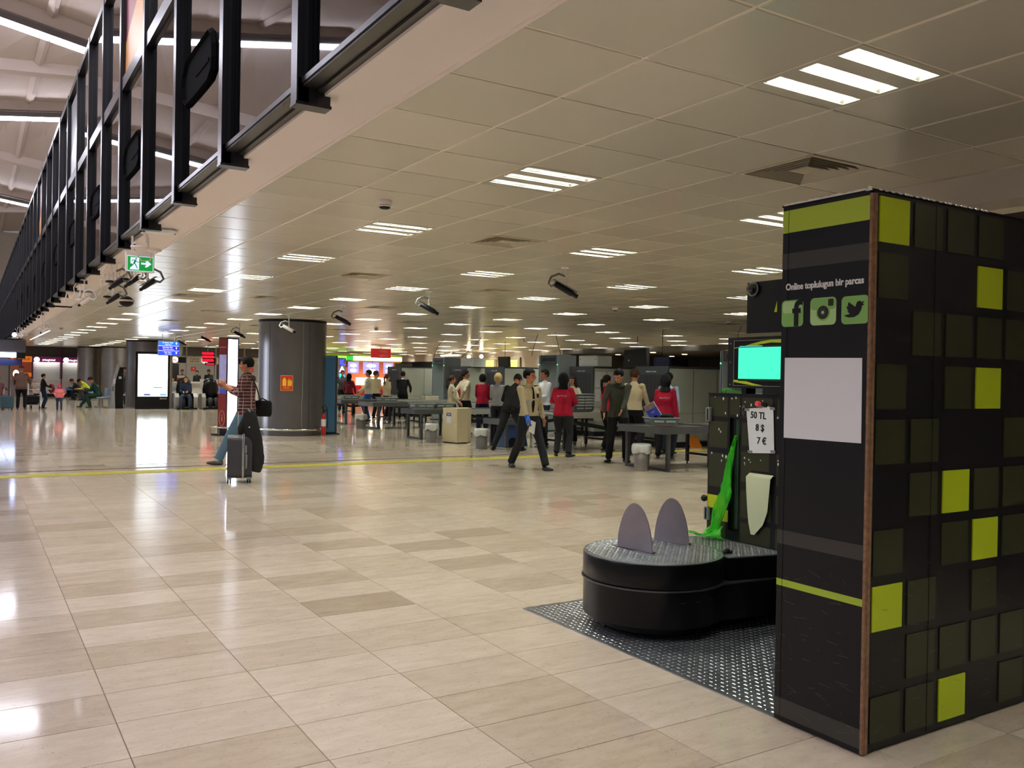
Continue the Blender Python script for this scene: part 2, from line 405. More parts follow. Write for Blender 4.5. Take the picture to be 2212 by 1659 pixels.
for n, (a, b) in enumerate(vents):
    o = thing('air_vent', 'square ceiling air diffuser with louvre rings, %s nearest to the viewer' % ordn[n] if n < 16 else 'small square air diffuser by the gallery soffit', 'air vent', (ax(a)+.006, by(b)+.006, ZC), group='ceiling air diffusers')
    for me in VM:
        c = bpy.data.objects.new(me.name.split('.')[0], me); COL.objects.link(c); c.parent = o
# recess above lamps and vents is the structural slab; cut by simply keeping slab above the fittings
ceil.location.z = .085
for c in kids(ceil): c.location.z = -.085
gridm = MB()
for a in range(-1, 36):
    x = ax(a)
    if x < 23.45: gridm.box(x-.010, x+.010, -4, 57.2, ZC+.004, ZC+.02)
for b in range(-11, 88): gridm.box(1.82, 23.45, by(b)-.010, by(b)+.010, ZC+.0045, ZC+.0195)
g = gridm.build('grid_runners', M_grid, ceil); g.location.z = -.085; g['kind'] = 'stuff'
# plaster band between the panels and the gallery front
band = MB().box(1.47, 1.818, -4, 57.3, ZC, ZC+.2).box(1.792, 1.818, -4, 57.2, ZC-.006, ZC+.01).build('trim_2', M_plaster); tag(band, kind='structure')
# ================================================================== GLASS GALLERY (upper left)
gal = MB().box(1.47, 1.62, -4, 57.3, ZC+.2, 6.15).build('wall_left', mat('gallery_core', (40, 40, 42), .7)); tag(gal, kind='structure')
P0, PD = 4.165, 1.49
def mull():
    b = MB(); b.box(-.11, -.05, 0, .085, 2.835, 6.02, 0)          # profile standing off the glass
    b.box(-.112, -.104, -.004, .089, 2.83, 6.02, 1)
    b.box(-.11, .06, 0, .085, 2.835, 2.96, 0).box(-.115, .065, -.004, .089, 2.83, 2.845, 0)
    b.box(-.085, -.08, -.002, 0, 2.99, 6.0, 2)
    return b.mesh('mullion', [M_blackm, M_frame_l, M_black])
mm_ = mull()
def leafpoly():
    pts = [(6.37, 3.945), (6.29, 3.90), (6.235, 3.80), (6.225, 3.70), (6.25, 3.62), (6.36, 3.57), (6.6, 3.565), (6.85, 3.565), (7.16, 3.57), (7.27, 3.64), (7.305, 3.76), (7.29, 3.84), (7.17, 3.93), (6.9, 3.945)]
    return [(y*.972-(P0+PD), 1.52+(z-1.52)*.972) for y, z in pts]
gp_l = MB().box(-.056, -.046, .085, PD, 2.95, 4.48).mesh('glass_pane', M_glassd)
gp_u = MB().box(-.056, -.046, .085, PD, 4.60, 5.93).mesh('glass_pane', M_glassd)
sl_ = MB().box(-.088, -.078, .085, PD, 2.930, 2.958, 1).box(-.080, -.012, .085, PD, 2.918, 2.936, 0).box(-.012, -.006, .085, PD, 2.92, 2.94, 2).box(-.006, .06, .085, PD, 2.905, 2.935, 0).mesh('sill_rail', [M_sill, M_frame_l, M_black])
tr_ = MB().box(-.092, -.05, .085, PD, 4.49, 4.62, 0).box(-.096, -.09, .085, PD, 4.49, 4.62, 1).mesh('transom', [M_blackm, M_frame_l])
hd_ = MB().box(-.10, .1, .085, PD, 5.93, 6.02, 0).box(-.104, -.098, .085, PD, 5.93, 6.02, 1).mesh('head_rail', [M_blackm, M_frame_l])
lp = leafpoly(); cy_ = sum(p[0] for p in lp)/len(lp); cz_ = sum(p[1] for p in lp)/len(lp)
inner = [((y-cy_)*.86+cy_, (z-cz_)*.84+cz_) for y, z in lp]
lf = MB(); n_ = len(lp)
lf.add([(-.004, y, z) for y, z in lp]+[(-.03, (y-cy_)*.93+cy_, (z-cz_)*.93+cz_) for y, z in lp]+[(-.008, y, z) for y, z in inner],
       [(i, (i+1) % n_, n_+(i+1) % n_, n_+i) for i in range(n_)]+[(n_+i, n_+(i+1) % n_, 2*n_+(i+1) % n_, 2*n_+i) for i in range(n_)]+[tuple(range(2*n_, 3*n_))], 0)
lf.box(-.014, -.006, cy_-.3, cy_+.1, cz_-.012, cz_+.012)
leafm = lf.mesh('ventilation_hatch', mat('hatch_black', (3, 3, 4), .8, spec=.04))
M_post = [mat('poster_%s' % k, c, .4) for k, c in (('red', (150, 60, 66)), ('stone', (120, 126, 132)), ('maroon', (112, 62, 68)))]
M_posta = mat('poster_amber', (222, 160, 84), .4)
def pobj(me, name, y, x=1.44):
    o = bpy.data.objects.new(name, me); COL.objects.link(o); o.parent = gal; o.location = (x, y, 0); return o
for k in range(-5, 36):
    y = P0+PD*k
    pobj(mm_, 'mullion', y)
    pobj(gp_l, 'glass_pane', y); pobj(gp_u, 'glass_pane', y); pobj(sl_, 'sill_rail', y); pobj(tr_, 'transom', y); pobj(hd_, 'head_rail', y)
    if k >= 1 and k % 2 == 1 and k < 20:
        o = pobj(leafm, 'ventilation_hatch', y, 1.386); 
    if k in (3, 7, 12):
        q = {3: 0, 7: 1, 12: 2}[k]
        b = MB().box(-.006, -.001, .12, PD-.03, 4.66, 5.85, 0)
        b.prism([(.12, 4.66), (PD-.03, 4.66), (PD-.03, 5.0), (.5, 5.3), (.12, 5.0)], 'x', -.009, -.006, 1)
        pobj(b.mesh('poster', [M_post[q], M_posta if q != 1 else M_alu]), 'poster', y, 1.384)
# ------------------------------------------------------------------ atrium vault with light bars
lines = [(-6, .12, 9.1), (2, -.15, 9.2), (9, .13, 9.2), (15.5, .1, 9.2), (22, -.182, 9.07), (26, .09, 9.25), (30.5, .137, 9.37), (37, -.15, 9.1), (44, -.13, 9.07), (50, .1, 9.3), (57.5, .1, 9.1)]
XA, XB = -16, 12
def lz(l, x): return l[2]+l[1]*(x-1.4)
vault = MB()
for l0, l1 in zip(lines, lines[1:]):
    n = 24
    for i in range(n):
        xa = XA+(XB-XA)*i/n; xb = XA+(XB-XA)*(i+1)/n
        q = [(xa, l0[0], lz(l0, xa)+.25), (xb, l0[0], lz(l0, xb)+.25), (xb, l1[0], lz(l1, xb)+.25), (xa, l1[0], lz(l1, xa)+.25)]
        up = [(a, b, c+.15) for a, b, c in q]
        vault.add(q+up, [(3, 2, 1, 0), (4, 5, 6, 7), (0, 1, 5, 4), (2, 3, 7, 6), (1, 2, 6, 5), (3, 0, 4, 7)])
vo = vault.build('ceiling_2', M_roofp); tag(vo, kind='structure')
for i, l in enumerate(lines[1:-1]):
    b = MB(); wdt = .35 if i % 2 else .2
    a0, a1 = lz(l, XA), lz(l, XB)
    b.add([(XA, l[0]-wdt, a0-.05), (XB, l[0]-wdt, a1-.05), (XB, l[0]+wdt, a1-.05), (XA, l[0]+wdt, a0-.05), (XA, l[0]-wdt, a0+.3), (XB, l[0]-wdt, a1+.3), (XB, l[0]+wdt, a1+.3), (XA, l[0]+wdt, a0+.3)],
          [(3, 2, 1, 0), (4, 5, 6, 7), (0, 1, 5, 4), (1, 2, 6, 5), (2, 3, 7, 6), (3, 0, 4, 7)])
    b.build('roof_beam', M_roofp, vo)
for l0, l1 in zip(lines, lines[1:]):
    b = MB()
    for i in range(12):
        x = XA+1+2.35*i
        p, q = Vector((x, l0[0]+.1, lz(l0, x)+.21)), Vector((x, l1[0]-.1, lz(l1, x)+.21))
        b.tube([p, q], [(.11, .09)]*2, 4, 0, ref=(1, 0, 0), smooth=False)
    o = b.build('roof_rib', M_roofp, vo); o['kind'] = 'stuff'
M_trench = mat('light_trench', (96, 90, 90), .5)
barn = 0
for l in (lines[1], lines[2], lines[4], lines[6], lines[8]):
    barn += 1
    t = thing('light_bar', 'long bright light bar under the atrium roof, '+{1: 'nearest overhead, outside the view', 2: 'second from the viewer, seen as a reflection', 3: 'highest of the three visible at upper left', 4: 'middle of the three visible at upper left', 5: 'lowest of the three visible at upper left'}[barn], 'light bar', (0, 0, 0), group='light bars under the atrium roof')
    ofy = -.35
    def P(x, dz, dy): return (x, l[0]+ofy+dy, lz(l, x)-.28+dz)
    b = MB()
    for (y0, y1, z0, z1) in ((-.12, .12, .0, .03), (-.14, -.12, .0, .14), (.12, .14, .0, .14)):
        v = [P(x, z, y) for z in (z0, z1) for x, y in ((XA+.5, y0), (4.5, y0), (4.5, y1), (XA+.5, y1))]
        b.add(v, [(3, 2, 1, 0), (4, 5, 6, 7), (0, 1, 5, 4), (1, 2, 6, 5), (2, 3, 7, 6), (3, 0, 4, 7)])
    b.build('housing', M_trench, t)
    x = XA+.6
    while x < 4:
        e = x+1.5
        v = [P(a, z, y) for z in (-.07, -.01) for a, y in ((x, -.10), (e, -.10), (e, .10), (x, .10))]
        MB().add(v, [(3, 2, 1, 0), (4, 5, 6, 7), (0, 1, 5, 4), (1, 2, 6, 5), (2, 3, 7, 6), (3, 0, 4, 7)]).build('light_tube', M_bar, t)
        MB().tube([P(x, .0, 0), P(x, .5, .2)], .012, 5).build('hanger', M_alu, t)
        x = e+.03
# ================================================================== FAR WALLS
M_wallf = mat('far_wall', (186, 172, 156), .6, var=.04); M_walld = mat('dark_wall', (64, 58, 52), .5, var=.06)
wf = MB().box(-14, 23.6, 59.6, 59.9, 0, 9.6).build('wall_far', M_wallf); tag(wf, kind='structure')
for i in range(24): MB().box(-13+1.5*i, -12.96+1.5*i, 59.57, 59.6, 0, 2.88).build('panel_joint', M_walld, wf)
wr = MB().box(23.45, 23.75, 33.4, 59.6, 2.5, ZC+.25).box(23.45, 23.75, 46.5, 59.6, 0, 2.5).box(23.45, 23.75, 33.4, 37.3, 0, 2.5).box(23.45, 23.75, 37.3, 46.5, 0, 1.6).build('wall_right', M_wallf); tag(wr, kind='structure')
MB().box(23.40, 23.45, 46.5, 56, 2.06, 2.44).build('dark_glazing_band', mat('dark_glazing', (14, 14, 16), .2), wr)
M_brown = mat('window_frame_brown', (150, 134, 112), .5)
fr = MB().box(23.36, 23.46, 37.0, 46.5, 2.48, 2.58).box(23.36, 23.46, 37.0, 46.5, 1.55, 1.62)
for y in (37.0, 39.3, 41.0, 43.4, 46.2): fr.box(23.36, 23.46, y, y+.22, 1.6, 2.5)
fr.build('window_frame', M_brown, wr)
M_yw = em('lit_room_yellow', (255, 232, 130), 1.6)
w1 = MB().box(23.62, 23.66, 37.2, 39.3, 1.62, 2.48).build('window_1', M_yw); tag(w1, kind='structure')
w2 = MB().box(23.62, 23.66, 39.5, 41.0, 1.62, 2.48).build('window_2', M_yw); tag(w2, kind='structure')
w3 = MB().box(23.62, 23.66, 41.2, 46.4, 1.62, 2.48).build('window_3', mat('bluish_room', (120, 125, 150), .5)); tag(w3, kind='structure')
sg = MB().box(23.30, 23.35, 41.15, 41.75, 1.95, 2.45).build('wall_sign', mat('sign_blue', (70, 80, 160), .5)); tag(sg, 'small blue sign beside the yellow-lit windows', 'sign')
text('i', .3, M_white, sg, MX(23.295, 41.45, 2.2))
# dark concourse beyond the curved ceiling edge, with downlights
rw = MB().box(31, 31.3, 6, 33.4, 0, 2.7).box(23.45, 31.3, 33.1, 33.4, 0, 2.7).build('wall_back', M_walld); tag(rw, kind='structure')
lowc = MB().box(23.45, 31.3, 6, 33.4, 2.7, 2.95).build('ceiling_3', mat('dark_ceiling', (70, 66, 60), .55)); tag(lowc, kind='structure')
for i in range(9):
    MB().box(30.93, 31, 8+2.7*i, 10.6+2.7*i, 1.95, 2.62).build('wall_panel', M_steeld if i % 3 else mat('warm_steel', (150, 130, 105), .4, .8), rw)
for i, (x, y) in enumerate([(23.9, 27.6), (25.0, 24.6), (26.2, 28.2), (24.2, 21.2), (28, 31), (27.6, 25.5), (25.2, 31.5)]):
    t = thing('downlight', 'warm downlight in the dark ceiling beyond the scanners, '+['nearest left of the black screen', 'right of the black screen', 'farther one right of the black screen', 'nearest, above the right-hand scanner', 'deepest in the corner', 'middle one by the steel panels', 'leftmost and farthest'][i], 'downlight', (x, y, 2.7), group='downlights beyond the checkpoint')
    MB().lathe([(.13, -.012), (.15, 0)], 0, 0, 16).build('rim', M_steel, t)
    MB().lathe([(.115, -.016), (.115, -.011)], 0, 0, 16).build('lamp', em('warm_lamp', (255, 214, 150), 25), t)
for i, (x, y) in enumerate([(21.9, 39.6), (21.9, 38.3)]):
    t = thing('spotlight', ['left of the two glaring round spotlights near the lit windows', 'right of the two glaring round spotlights near the lit windows'][i], 'spotlight', (x, y, 2.6))
    MB().tube([(0, 0, .29), (0, 0, .08)], .012, 6).build('stem', M_black, t)
    MB().ball((0, 0, 0), .09, 12).build('lamp', em('spot_lamp', (255, 236, 196), 60), t)
ls = thing('light_bar', 'short white light bar above a cabinet beside the spotlights', 'light bar', (0, 0, 0))
MB().box(21.8, 21.86, 40.6, 42.6, 2.66, 2.72).build('light_tube', em('small_bar', (255, 250, 235), 7), ls)
MB().box(21.86, 21.95, 40.5, 42.7, 2.64, 2.74).build('housing', M_white, ls)
MB().box(21.88, 21.93, 41.5, 41.6, 2.74, ZC).build('hanger', M_white, ls)
# wall behind the kiosk on the right, with curved cornice under the ceiling edge
cr = MB(); 
pl = []
for i in range(13):
    t = i/12; pl.append((5.46+1.9*t*t, 4.3-7.0*t if i else 4.6))
for (x0, y0), (x1, y1) in zip(pl, pl[1:]):
    cr.add([(x0, y0, 2.70), (x1, y1, 2.70), (x1, y1, ZC-.001), (x0, y0, ZC-.001), (x0+.3, y0, 2.70), (x1+.3, y1, 2.70), (x1+.3, y1, ZC-.001), (x0+.3, y0, ZC-.001)],
           [(0, 1, 2, 3), (7, 6, 5, 4), (0, 4, 5, 1), (0, 3, 7, 4), (1, 5, 6, 2)])
c1 = cr.build('trim_3', mat('cornice_paint', (200, 190, 176), .6)); tag(c1, kind='structure')
glz = MB()
for i in range(7):
    y0 = 4.2-1.2*i; glz.box(6.1+.0*i, 6.16, y0-1.19, y0-.03, 0, 2.72)
gz = glz.build('window_4', mat('brown_glazing', (74, 60, 54), .25)); tag(gz, kind='structure')
for i in range(7): MB().box(6.04, 6.1, 4.17-1.2*i, 4.23-1.2*i, 0, 2.72).build('mullion', M_white, gz)
# ================================================================== PEOPLE
SKIN = mat('skin', (196, 142, 112), .55); SKIN2 = mat('skin_tan', (172, 112, 84), .55)
HAIRB = mat('hair_black', (20, 17, 16), .5, bump=.6, bs=120); HAIRBR = mat('hair_brown', (58, 36, 24), .5, bump=.6, bs=120); HAIRBL = mat('hair_blonde', (196, 172, 122), .5, bump=.6, bs=120); HAIRG = mat('hair_grey', (110, 104, 98), .6)
for _h in (HAIRB, HAIRBR, HAIRBL): _h.node_tree.nodes['Principled BSDF'].inputs['Roughness'].default_value = .8; _h.node_tree.nodes['Principled BSDF'].inputs['Specular IOR Level'].default_value = .2
def cloth(n, c, **k): return mat('cloth_'+n, c, .85, spec=.2, bump=.5, bs=22, **k)
BEIGE = cloth('beige', (186, 174, 142)); CREAM = cloth('cream', (222, 212, 184)); RED = cloth('crimson', (148, 22, 46)); MAROON = cloth('maroon', (96, 28, 38)); BLACK = cloth('black', (18, 18, 21)); CHAR = cloth('charcoal', (30, 31, 36)); NAVY = cloth('navy', (24, 32, 52)); OLIVE = cloth('olive', (54, 56, 48)); WHITE = cloth('white', (232, 234, 238)); LBLUE = cloth('light_blue', (160, 180, 206)); JEAN = cloth('denim', (84, 112, 136)); GREY = cloth('grey', (140, 142, 146)); BROWN = cloth('brown', (98, 76, 66)); GREEN = cloth('green', (30, 56, 48)); YEL = cloth('hi_vis', (212, 222, 60)); PINK = cloth('pink', (232, 130, 130)); HOT = cloth('hot_pink', (214, 34, 92)); DGREY = cloth('dark_grey', (58, 60, 66)); DJEAN = cloth('dark_denim', (50, 56, 72)); BLUEJ = cloth('royal_blue', (44, 76, 150)); DUSK = cloth('dusty_rose', (112, 74, 78))
SHOE = mat('shoe_black', (16, 16, 18), .4); SHOEB = mat('shoe_brown', (70, 60, 48), .6); EYEW = mat('eye_dark', (24, 16, 14), .3); LIP = mat('lip', (150, 84, 74), .5)
def plaid():
    m = mat('cloth_plaid', (92, 48, 54), .85, spec=.2); nt = m.node_tree; p = nt.nodes['Principled BSDF']
    tc = nt.nodes.new('ShaderNodeTexCoord'); sp = nt.nodes.new('ShaderNodeSeparateXYZ'); nt.links.new(tc.outputs['Object'], sp.inputs[0])
    def band(sock, sc, lo):
        a = nt.nodes.new('ShaderNodeMath'); a.operation = 'MULTIPLY'; a.inputs[1].default_value = sc; nt.links.new(sock, a.inputs[0])
        b = nt.nodes.new('ShaderNodeMath'); b.operation = 'FRACT'; nt.links.new(a.outputs[0], b.inputs[0])
        c = nt.nodes.new('ShaderNodeMath'); c.operation = 'LESS_THAN'; c.inputs[1].default_value = lo; nt.links.new(b.outputs[0], c.inputs[0]); return c.outputs[0]
    col = None
    base = (*lin((92, 46, 52)), 1)
    prev = None
    for sock, sc, lo, cc, f in ((sp.outputs[2], 9, .5, (52, 32, 40), .75), (sp.outputs[1], 9, .5, (56, 34, 42), .6), (sp.outputs[0], 9, .5, (56, 34, 42), .5), (sp.outputs[2], 18, .14, (206, 180, 176), .8), (sp.outputs[1], 9, .1, (186, 156, 154), .6), (sp.outputs[0], 9, .1, (186, 156, 154), .55)):
        mx = nt.nodes.new('ShaderNodeMix'); mx.data_type = 'RGBA'
        if prev: nt.links.new(prev, mx.inputs[6])
        else: mx.inputs[6].default_value = base
        mx.inputs[7].default_value = (*lin(cc), 1)
        ml = nt.nodes.new('ShaderNodeMath'); ml.operation = 'MULTIPLY'; ml.inputs[1].default_value = f; nt.links.new(band(sock, sc, lo), ml.inputs[0]); nt.links.new(ml.outputs[0], mx.inputs[0]); prev = mx.outputs[2]
    nt.links.new(prev, p.inputs['Base Color']); return m
PLAID = plaid()
def remesh(mb, vox, name, mats, parent, smooth=3, prims=None):
    me = bpy.data.meshes.new('tmp'); me.from_pydata(mb.v, [], mb.f); me.update()
    merge_bm(me, 1e-4)
    o = bpy.data.objects.new(name, me); COL.objects.link(o)
    r = o.modifiers.new('r', 'REMESH'); r.mode = 'VOXEL'; r.voxel_size = vox; r.use_smooth_shade = True
    s = o.modifiers.new('s', 'SMOOTH'); s.factor = .5; s.iterations = smooth
    dg = bpy.context.evaluated_depsgraph_get(); nm = bpy.data.meshes.new_from_object(o.evaluated_get(dg))
    o.modifiers.clear(); o.data = nm; bpy.data.meshes.remove(me); nm.name = name
    nm.materials.clear()
    for m in mats: nm.materials.append(m)
    o.parent = parent
    return o
def ik(a, b, l1, l2, hint):
    d = b-a; L = min(d.length, (l1+l2)*.999); d = d.normalized(); b = a+d*L
    x = (l1*l1-l2*l2+L*L)/(2*L); h = math.sqrt(max(0, l1*l1-x*x)); hh = (hint-d*hint.dot(d)).normalized()
    return a+d*x+hh*h, b
def person(label, pos, face, h=1.75, shirt=BEIGE, pants=BLACK, skin=SKIN, hair=HAIRB, shoe=SHOE, lean=0, side=0, feet=((-.10, 0), (.10, 0)), fz=(0, 0), fyaw=(8, -8), hands=None,
           head=(0, 0), hstyle='short', hem=.93, fem=False, seat=None, vox=.013, glove=None, sleeve=1.0, fingers=False, bulk=1.0, group=None, armw=1.0, pocket=False, elbow=None, neckc=None):
    """face: heading in degrees relative to the viewer's line of sight (0 = back to us, 90 = facing right, 180 = facing us)"""
    bulk *= 1.09; armw *= 1.1
    k = h/1.75; A = math.atan2(pos[0], pos[1])+math.radians(face)
    root = thing('person', label, 'person', (pos[0], pos[1], 0), -A, group)
    V = lambda x, y, z: Vector((x, y, z))
    hz = .93 if seat is None else seat/k+.09
    hip = V(0, 0, hz)
    if seat is None:   # drop the pelvis a little for wide stances
        sp = max((Vector(f).length for f in feet)); hip.z = .93-max(0, (sp-.12))**2*.55
    Rl = Matrix.Rotation(-math.radians(lean), 3, 'X') @ Matrix.Rotation(math.radians(side), 3, 'Y')
    sw = .172 if not fem else .150
    T = lambda p: hip+Rl @ V(*p)
    sh = [T((-sw, -.01, .475)), T((sw, -.01, .475))]
    neck = T((0, -.005, .545)); hb = T((0, .012, .60))
    Rh = Rl @ Matrix.Rotation(-math.radians(head[0]), 3, 'Z') @ Matrix.Rotation(-math.radians(head[1]), 3, 'X')
    HT = lambda p: hb+Rh @ (V(*p)*1.06)
    mb = MB(); seg = []    # seg: (kind, p0, p1, r0, r1)
    X3 = Rl @ V(1, 0, 0)
    wv = (1 if not fem else .93)*bulk
    tors = [((0, 0, -.10), (.145*wv, .105)), ((0, -.005, -.02), (.168*wv, .118*bulk)), ((0, 0, .08), (.155*wv, .112*bulk)), ((0, .005, .17), (.146*wv*(.94 if fem else 1), .108*bulk)), ((0, .012, .30), (.168*wv, .124*bulk)), ((0, .004, .40), (.178*wv, .118)), ((0, -.005, .465), (.158*wv, .09)), ((0, -.01, .505), (.105, .072)), ((0, -.01, .55), (.06, .06))]
    mb.tube([T(p) for p, _ in tors], [r for _, r in tors], 16, ref=X3)
    seg.append(('torso', T((0, 0, -.02)), T((0, 0, .40)), .15, .16))
    mb.tube([neck-Rl @ V(0, 0, .04), hb+Rh @ V(0, -.005, .04)], [(.058, .06), (.052, .056)], 12); seg.append(('neck', neck, HT((0, -.01, .03)), .06, .055))
    # head
    mb.ball(HT((0, -.008, .105)), (.078, .100, .103), 16, M=Rh); mb.ball(HT((0, .022, .055)), (.061, .070, .079), 14, M=Rh)
    mb.ball(HT((0, .055, .008)), (.030, .026, .022), 10, M=Rh)
    mb.tube([HT((0, .085, .095)), HT((0, .108, .058)), HT((0, .094, .050))], [.010, .015, .009], 6)
    for s_ in (-1, 1):
        mb.ball(HT((s_*.078, -.012, .07)), (.010, .019, .030), 8, M=Rh)
        mb.ball(HT((s_*.034, .068, .060)), (.022, .018, .02), 8, M=Rh)
    mb.ball(HT((0, .082, .034)), (.024, .013, .012), 8, M=Rh); mb.ball(HT((0, .075, .108)), (.05, .014, .012), 8, M=Rh)
    seg.append(('head', HT((0, 0, .05)), HT((0, 0, .13)), .085, .085))
    # legs
    for i, s_ in enumerate((-1, 1)):
        hj = hip+V(s_*.092, 0, -.03)
        fx, fy = feet[i]; ank = V(fx, fy, .085+fz[i])
        kn, ank = ik(hj, ank, .425, .435, V(s_*.08, 1, 0) if seat is None else V(s_*.1, .5, 1))
        mb.tube([hj+V(-s_*.01, 0, .06), hj+(kn-hj)*.25, kn+(hj-kn)*.2, kn, kn+(ank-kn)*.3, kn+(ank-kn)*.75, ank+V(0, 0, .0)], [(.092*wv, .104), (.094*bulk, .104), (.078, .084), (.072, .076), (.071, .076), (.064, .068), (.062, .068)], 12, ref=(1, 0, 0))
        seg.append(('leg', hj, kn, .095, .074)); seg.append(('leg', kn, ank+V(0, 0, .0), .074, .066))
        fa = math.radians(fyaw[i]); fd = V(-math.sin(fa), math.cos(fa), 0)
        pit = .0 if fz[i] < .02 else -.25
        fd2 = (fd+V(0, 0, pit)).normalized(); base = V(ank.x, ank.y, .035+fz[i])
        mb.tube([base-fd2*.075, base-fd2*.03, base+fd2*.06, base+fd2*.13, base+fd2*.178], [(.026, .026), (.038, .038), (.042, .034), (.043, .026), (.022, .016)], 10, ref=fd2.cross(Z))
        seg.append(('shoe', base-fd2*.05, base+fd2*.15, .045, .04))
    # arms
    ends = []
    for i, s_ in enumerate((-1, 1)):
        tgt = hands[i] if hands and hands[i] else (s_*(.245 if not fem else .215), .03, hz-.10)
        tg = V(*tgt) if (hands and hands[i] and len(tgt) == 3) else V(*tgt)
        hint = V(*(elbow[i])) if elbow and elbow[i] else V(s_*.55, -1, -.25)
        el, wr = ik(sh[i], tg, .285, .25, hint)
        aw = armw*(.9 if fem else 1)
        mb.ball(sh[i], (.062*aw, .06*aw, .058), 12)
        mb.tube([sh[i]+V(0, 0, .005), sh[i]+(el-sh[i])*.4, el, el+(wr-el)*.4, wr], [.058*aw, .054*aw, .045*aw, .043*aw, .033*aw+(.004 if sleeve >= 1 else 0)], 10)
        seg.append(('arm', sh[i], el, .058*aw, .045*aw)); seg.append(('fore', el, wr, .045*aw, .032*aw))
        d = (wr-el).normalized(); ends.append((el, wr, d))
        sd = d.cross(V(s_, 0, 0)); sd = sd.normalized() if sd.length > .2 else V(0, 1, 0)
        pm = wr+d*.055
        nb = d.cross(sd).normalized()
        mb.tube([wr-d*.01, wr+d*.03, wr+d*.095], [(.027, .02), (.036, .017), (.038, .014)], 8, ref=sd)
        for q in range(4):
            o = (q-1.5)*.0185; ln = (.066, .078, .074, .058)[q]
            b0 = wr+d*.088+sd*(-o); cur = nb*(-s_)*.35
            mb.tube([b0, b0+(d+cur*.4).normalized()*ln*.5, b0+(d+cur).normalized()*ln], [.0098, .0092, .0075], 6)
        t0 = wr+d*.025+sd*.03; mb.tube([t0, t0+(d+sd*.9).normalized()*.04, t0+(d*1.3+sd*.6).normalized()*.072], [.013, .011, .008], 6)
        seg.append(('hand%d' % i, wr+d*.01, wr+d*.16, .03, .03))
    # scale about the floor
    S = k
    mb.v = [(x*S, y*S, z*S) for x, y, z in [tuple(v) for v in mb.v]]
    mats = [skin, shirt, pants, shoe, glove or skin, EYEW, LIP, hair, neckc or skin]
    o = remesh(mb, vox, 'body', mats, root)
    me = o.data; n = len(me.polygons); cen = np.empty(n*3); me.polygons.foreach_get('center', cen); cen = cen.reshape(-1, 3)/S
    D = np.full((len(seg), n), 9.)
    tpar = {}
    for i, (kd, p0, p1, r0, r1) in enumerate(seg):
        p0 = np.array(p0); d = np.array(p1)-p0; L2 = d@d; t = np.clip((cen-p0)@d/L2, -.15 if kd in ('torso',) else 0, 1.0); tpar[i] = (cen-p0)@d/L2
        D[i] = np.linalg.norm(cen-(p0+t[:, None]*d), axis=1)-(r0+(r1-r0)*np.clip(t, 0, 1))
    best = D.argmin(0); mi = np.zeros(n, int)
    up = Rl @ V(0, 0, 1); upn = np.array(up); hn = np.array(hip)
    hgt = (cen-hn)@upn+.93         # height measured along the torso
    for i, (kd, *_r) in enumerate(seg):
        s_ = best == i
        if kd == 'torso': mi[s_] = np.where(hgt[s_] < hem, 2, 1)
        elif kd == 'neck': mi[s_] = np.where(tpar[i][s_] < .25, 1, 8)
        elif kd == 'head': mi[s_] = 0
        elif kd == 'leg': mi[s_] = np.where(hgt[s_] > hem, 1, 2) if seat is None else 2
        elif kd == 'shoe': mi[s_] = 3
        elif kd == 'arm': mi[s_] = 1
        elif kd == 'fore': mi[s_] = np.where(tpar[i][s_] > (sleeve if sleeve < 1 else 9), 0, 1)
        elif kd.startswith('hand'): mi[s_] = 4 if glove else 0
    if hem < .9: mi[(hgt > hem) & (hgt < 1.1) & (mi == 2)] = 1
    # face colours
    hc = np.array(hb); Rn = np.array(Rh.to_3x3()); loc = (cen-hc)@Rn
    hd = (mi == 0) & (best == [q for q, s_ in enumerate(seg) if s_[0] == 'head'][0])
    for s_ in (-1, 1):
        mi[hd & (np.abs(loc[:, 0]-s_*.031) < .013) & (np.abs(loc[:, 2]-.082) < .0065) & (loc[:, 1] > .05)] = 5
        mi[hd & (np.abs(loc[:, 0]-s_*.032) < .02) & (np.abs(loc[:, 2]-.104) < .005) & (loc[:, 1] > .05)] = 7
    mi[hd & (np.abs(loc[:, 0]) < .022) & (np.abs(loc[:, 2]-.033) < .007) & (loc[:, 1] > .06)] = 6
    me.polygons.foreach_set('material_index', mi.astype(np.int32)); me.polygons.foreach_set('use_smooth', [True]*n); me.update()
    # hair: closed shell over the skull, pressed inside the head where the face is
    hm = MB(); HS = lambda p: HT(p)*S
    def shell(c, r, face_fn, name, m, extra=None, nn=28, kk=18):
        b = MB(); vs = []
        for j in range(kk+1):
            th = math.pi*j/kk
            for i in range(nn):
                a = 2*math.pi*i/nn; q = V(math.sin(th)*math.cos(a), math.sin(th)*math.sin(a), -math.cos(th))
                p = V(c[0]+r[0]*1.02*q.x, c[1]+r[1]*1.02*q.y, c[2]+r[2]*1.01*q.z)
                if face_fn(p): p = V(c[0]+(p.x-c[0])*.62, c[1]+(p.y-c[1])*.62, c[2]+(p.z-c[2])*.62)
                vs.append(HS(p))
        fs = [(j*nn+i, j*nn+(i+1) % nn, (j+1)*nn+(i+1) % nn, (j+1)*nn+i) for j in range(kk) for i in range(nn)]
        b.add(vs, fs, 0, True)
        if extra: extra(b)
        return b.build(name, m, root)
    if hstyle == 'short': shell((0, -.012, .112), (.083, .103, .104), lambda p: (p.y > .045 and p.z < .135) or (p.z < .085 and p.y > -.02) or p.z < .04, 'hair', hair)
    if hstyle == 'bald': shell((0, -.012, .10), (.079, .099, .088), lambda p: p.y > -.01 or p.z > .12 or p.z < .05, 'hair', hair)
    if hstyle == 'bob': shell((0, -.02, .095), (.100, .112, .125), lambda p: (p.y > .035 and p.z < .14) or p.z < -.01, 'hair', hair)
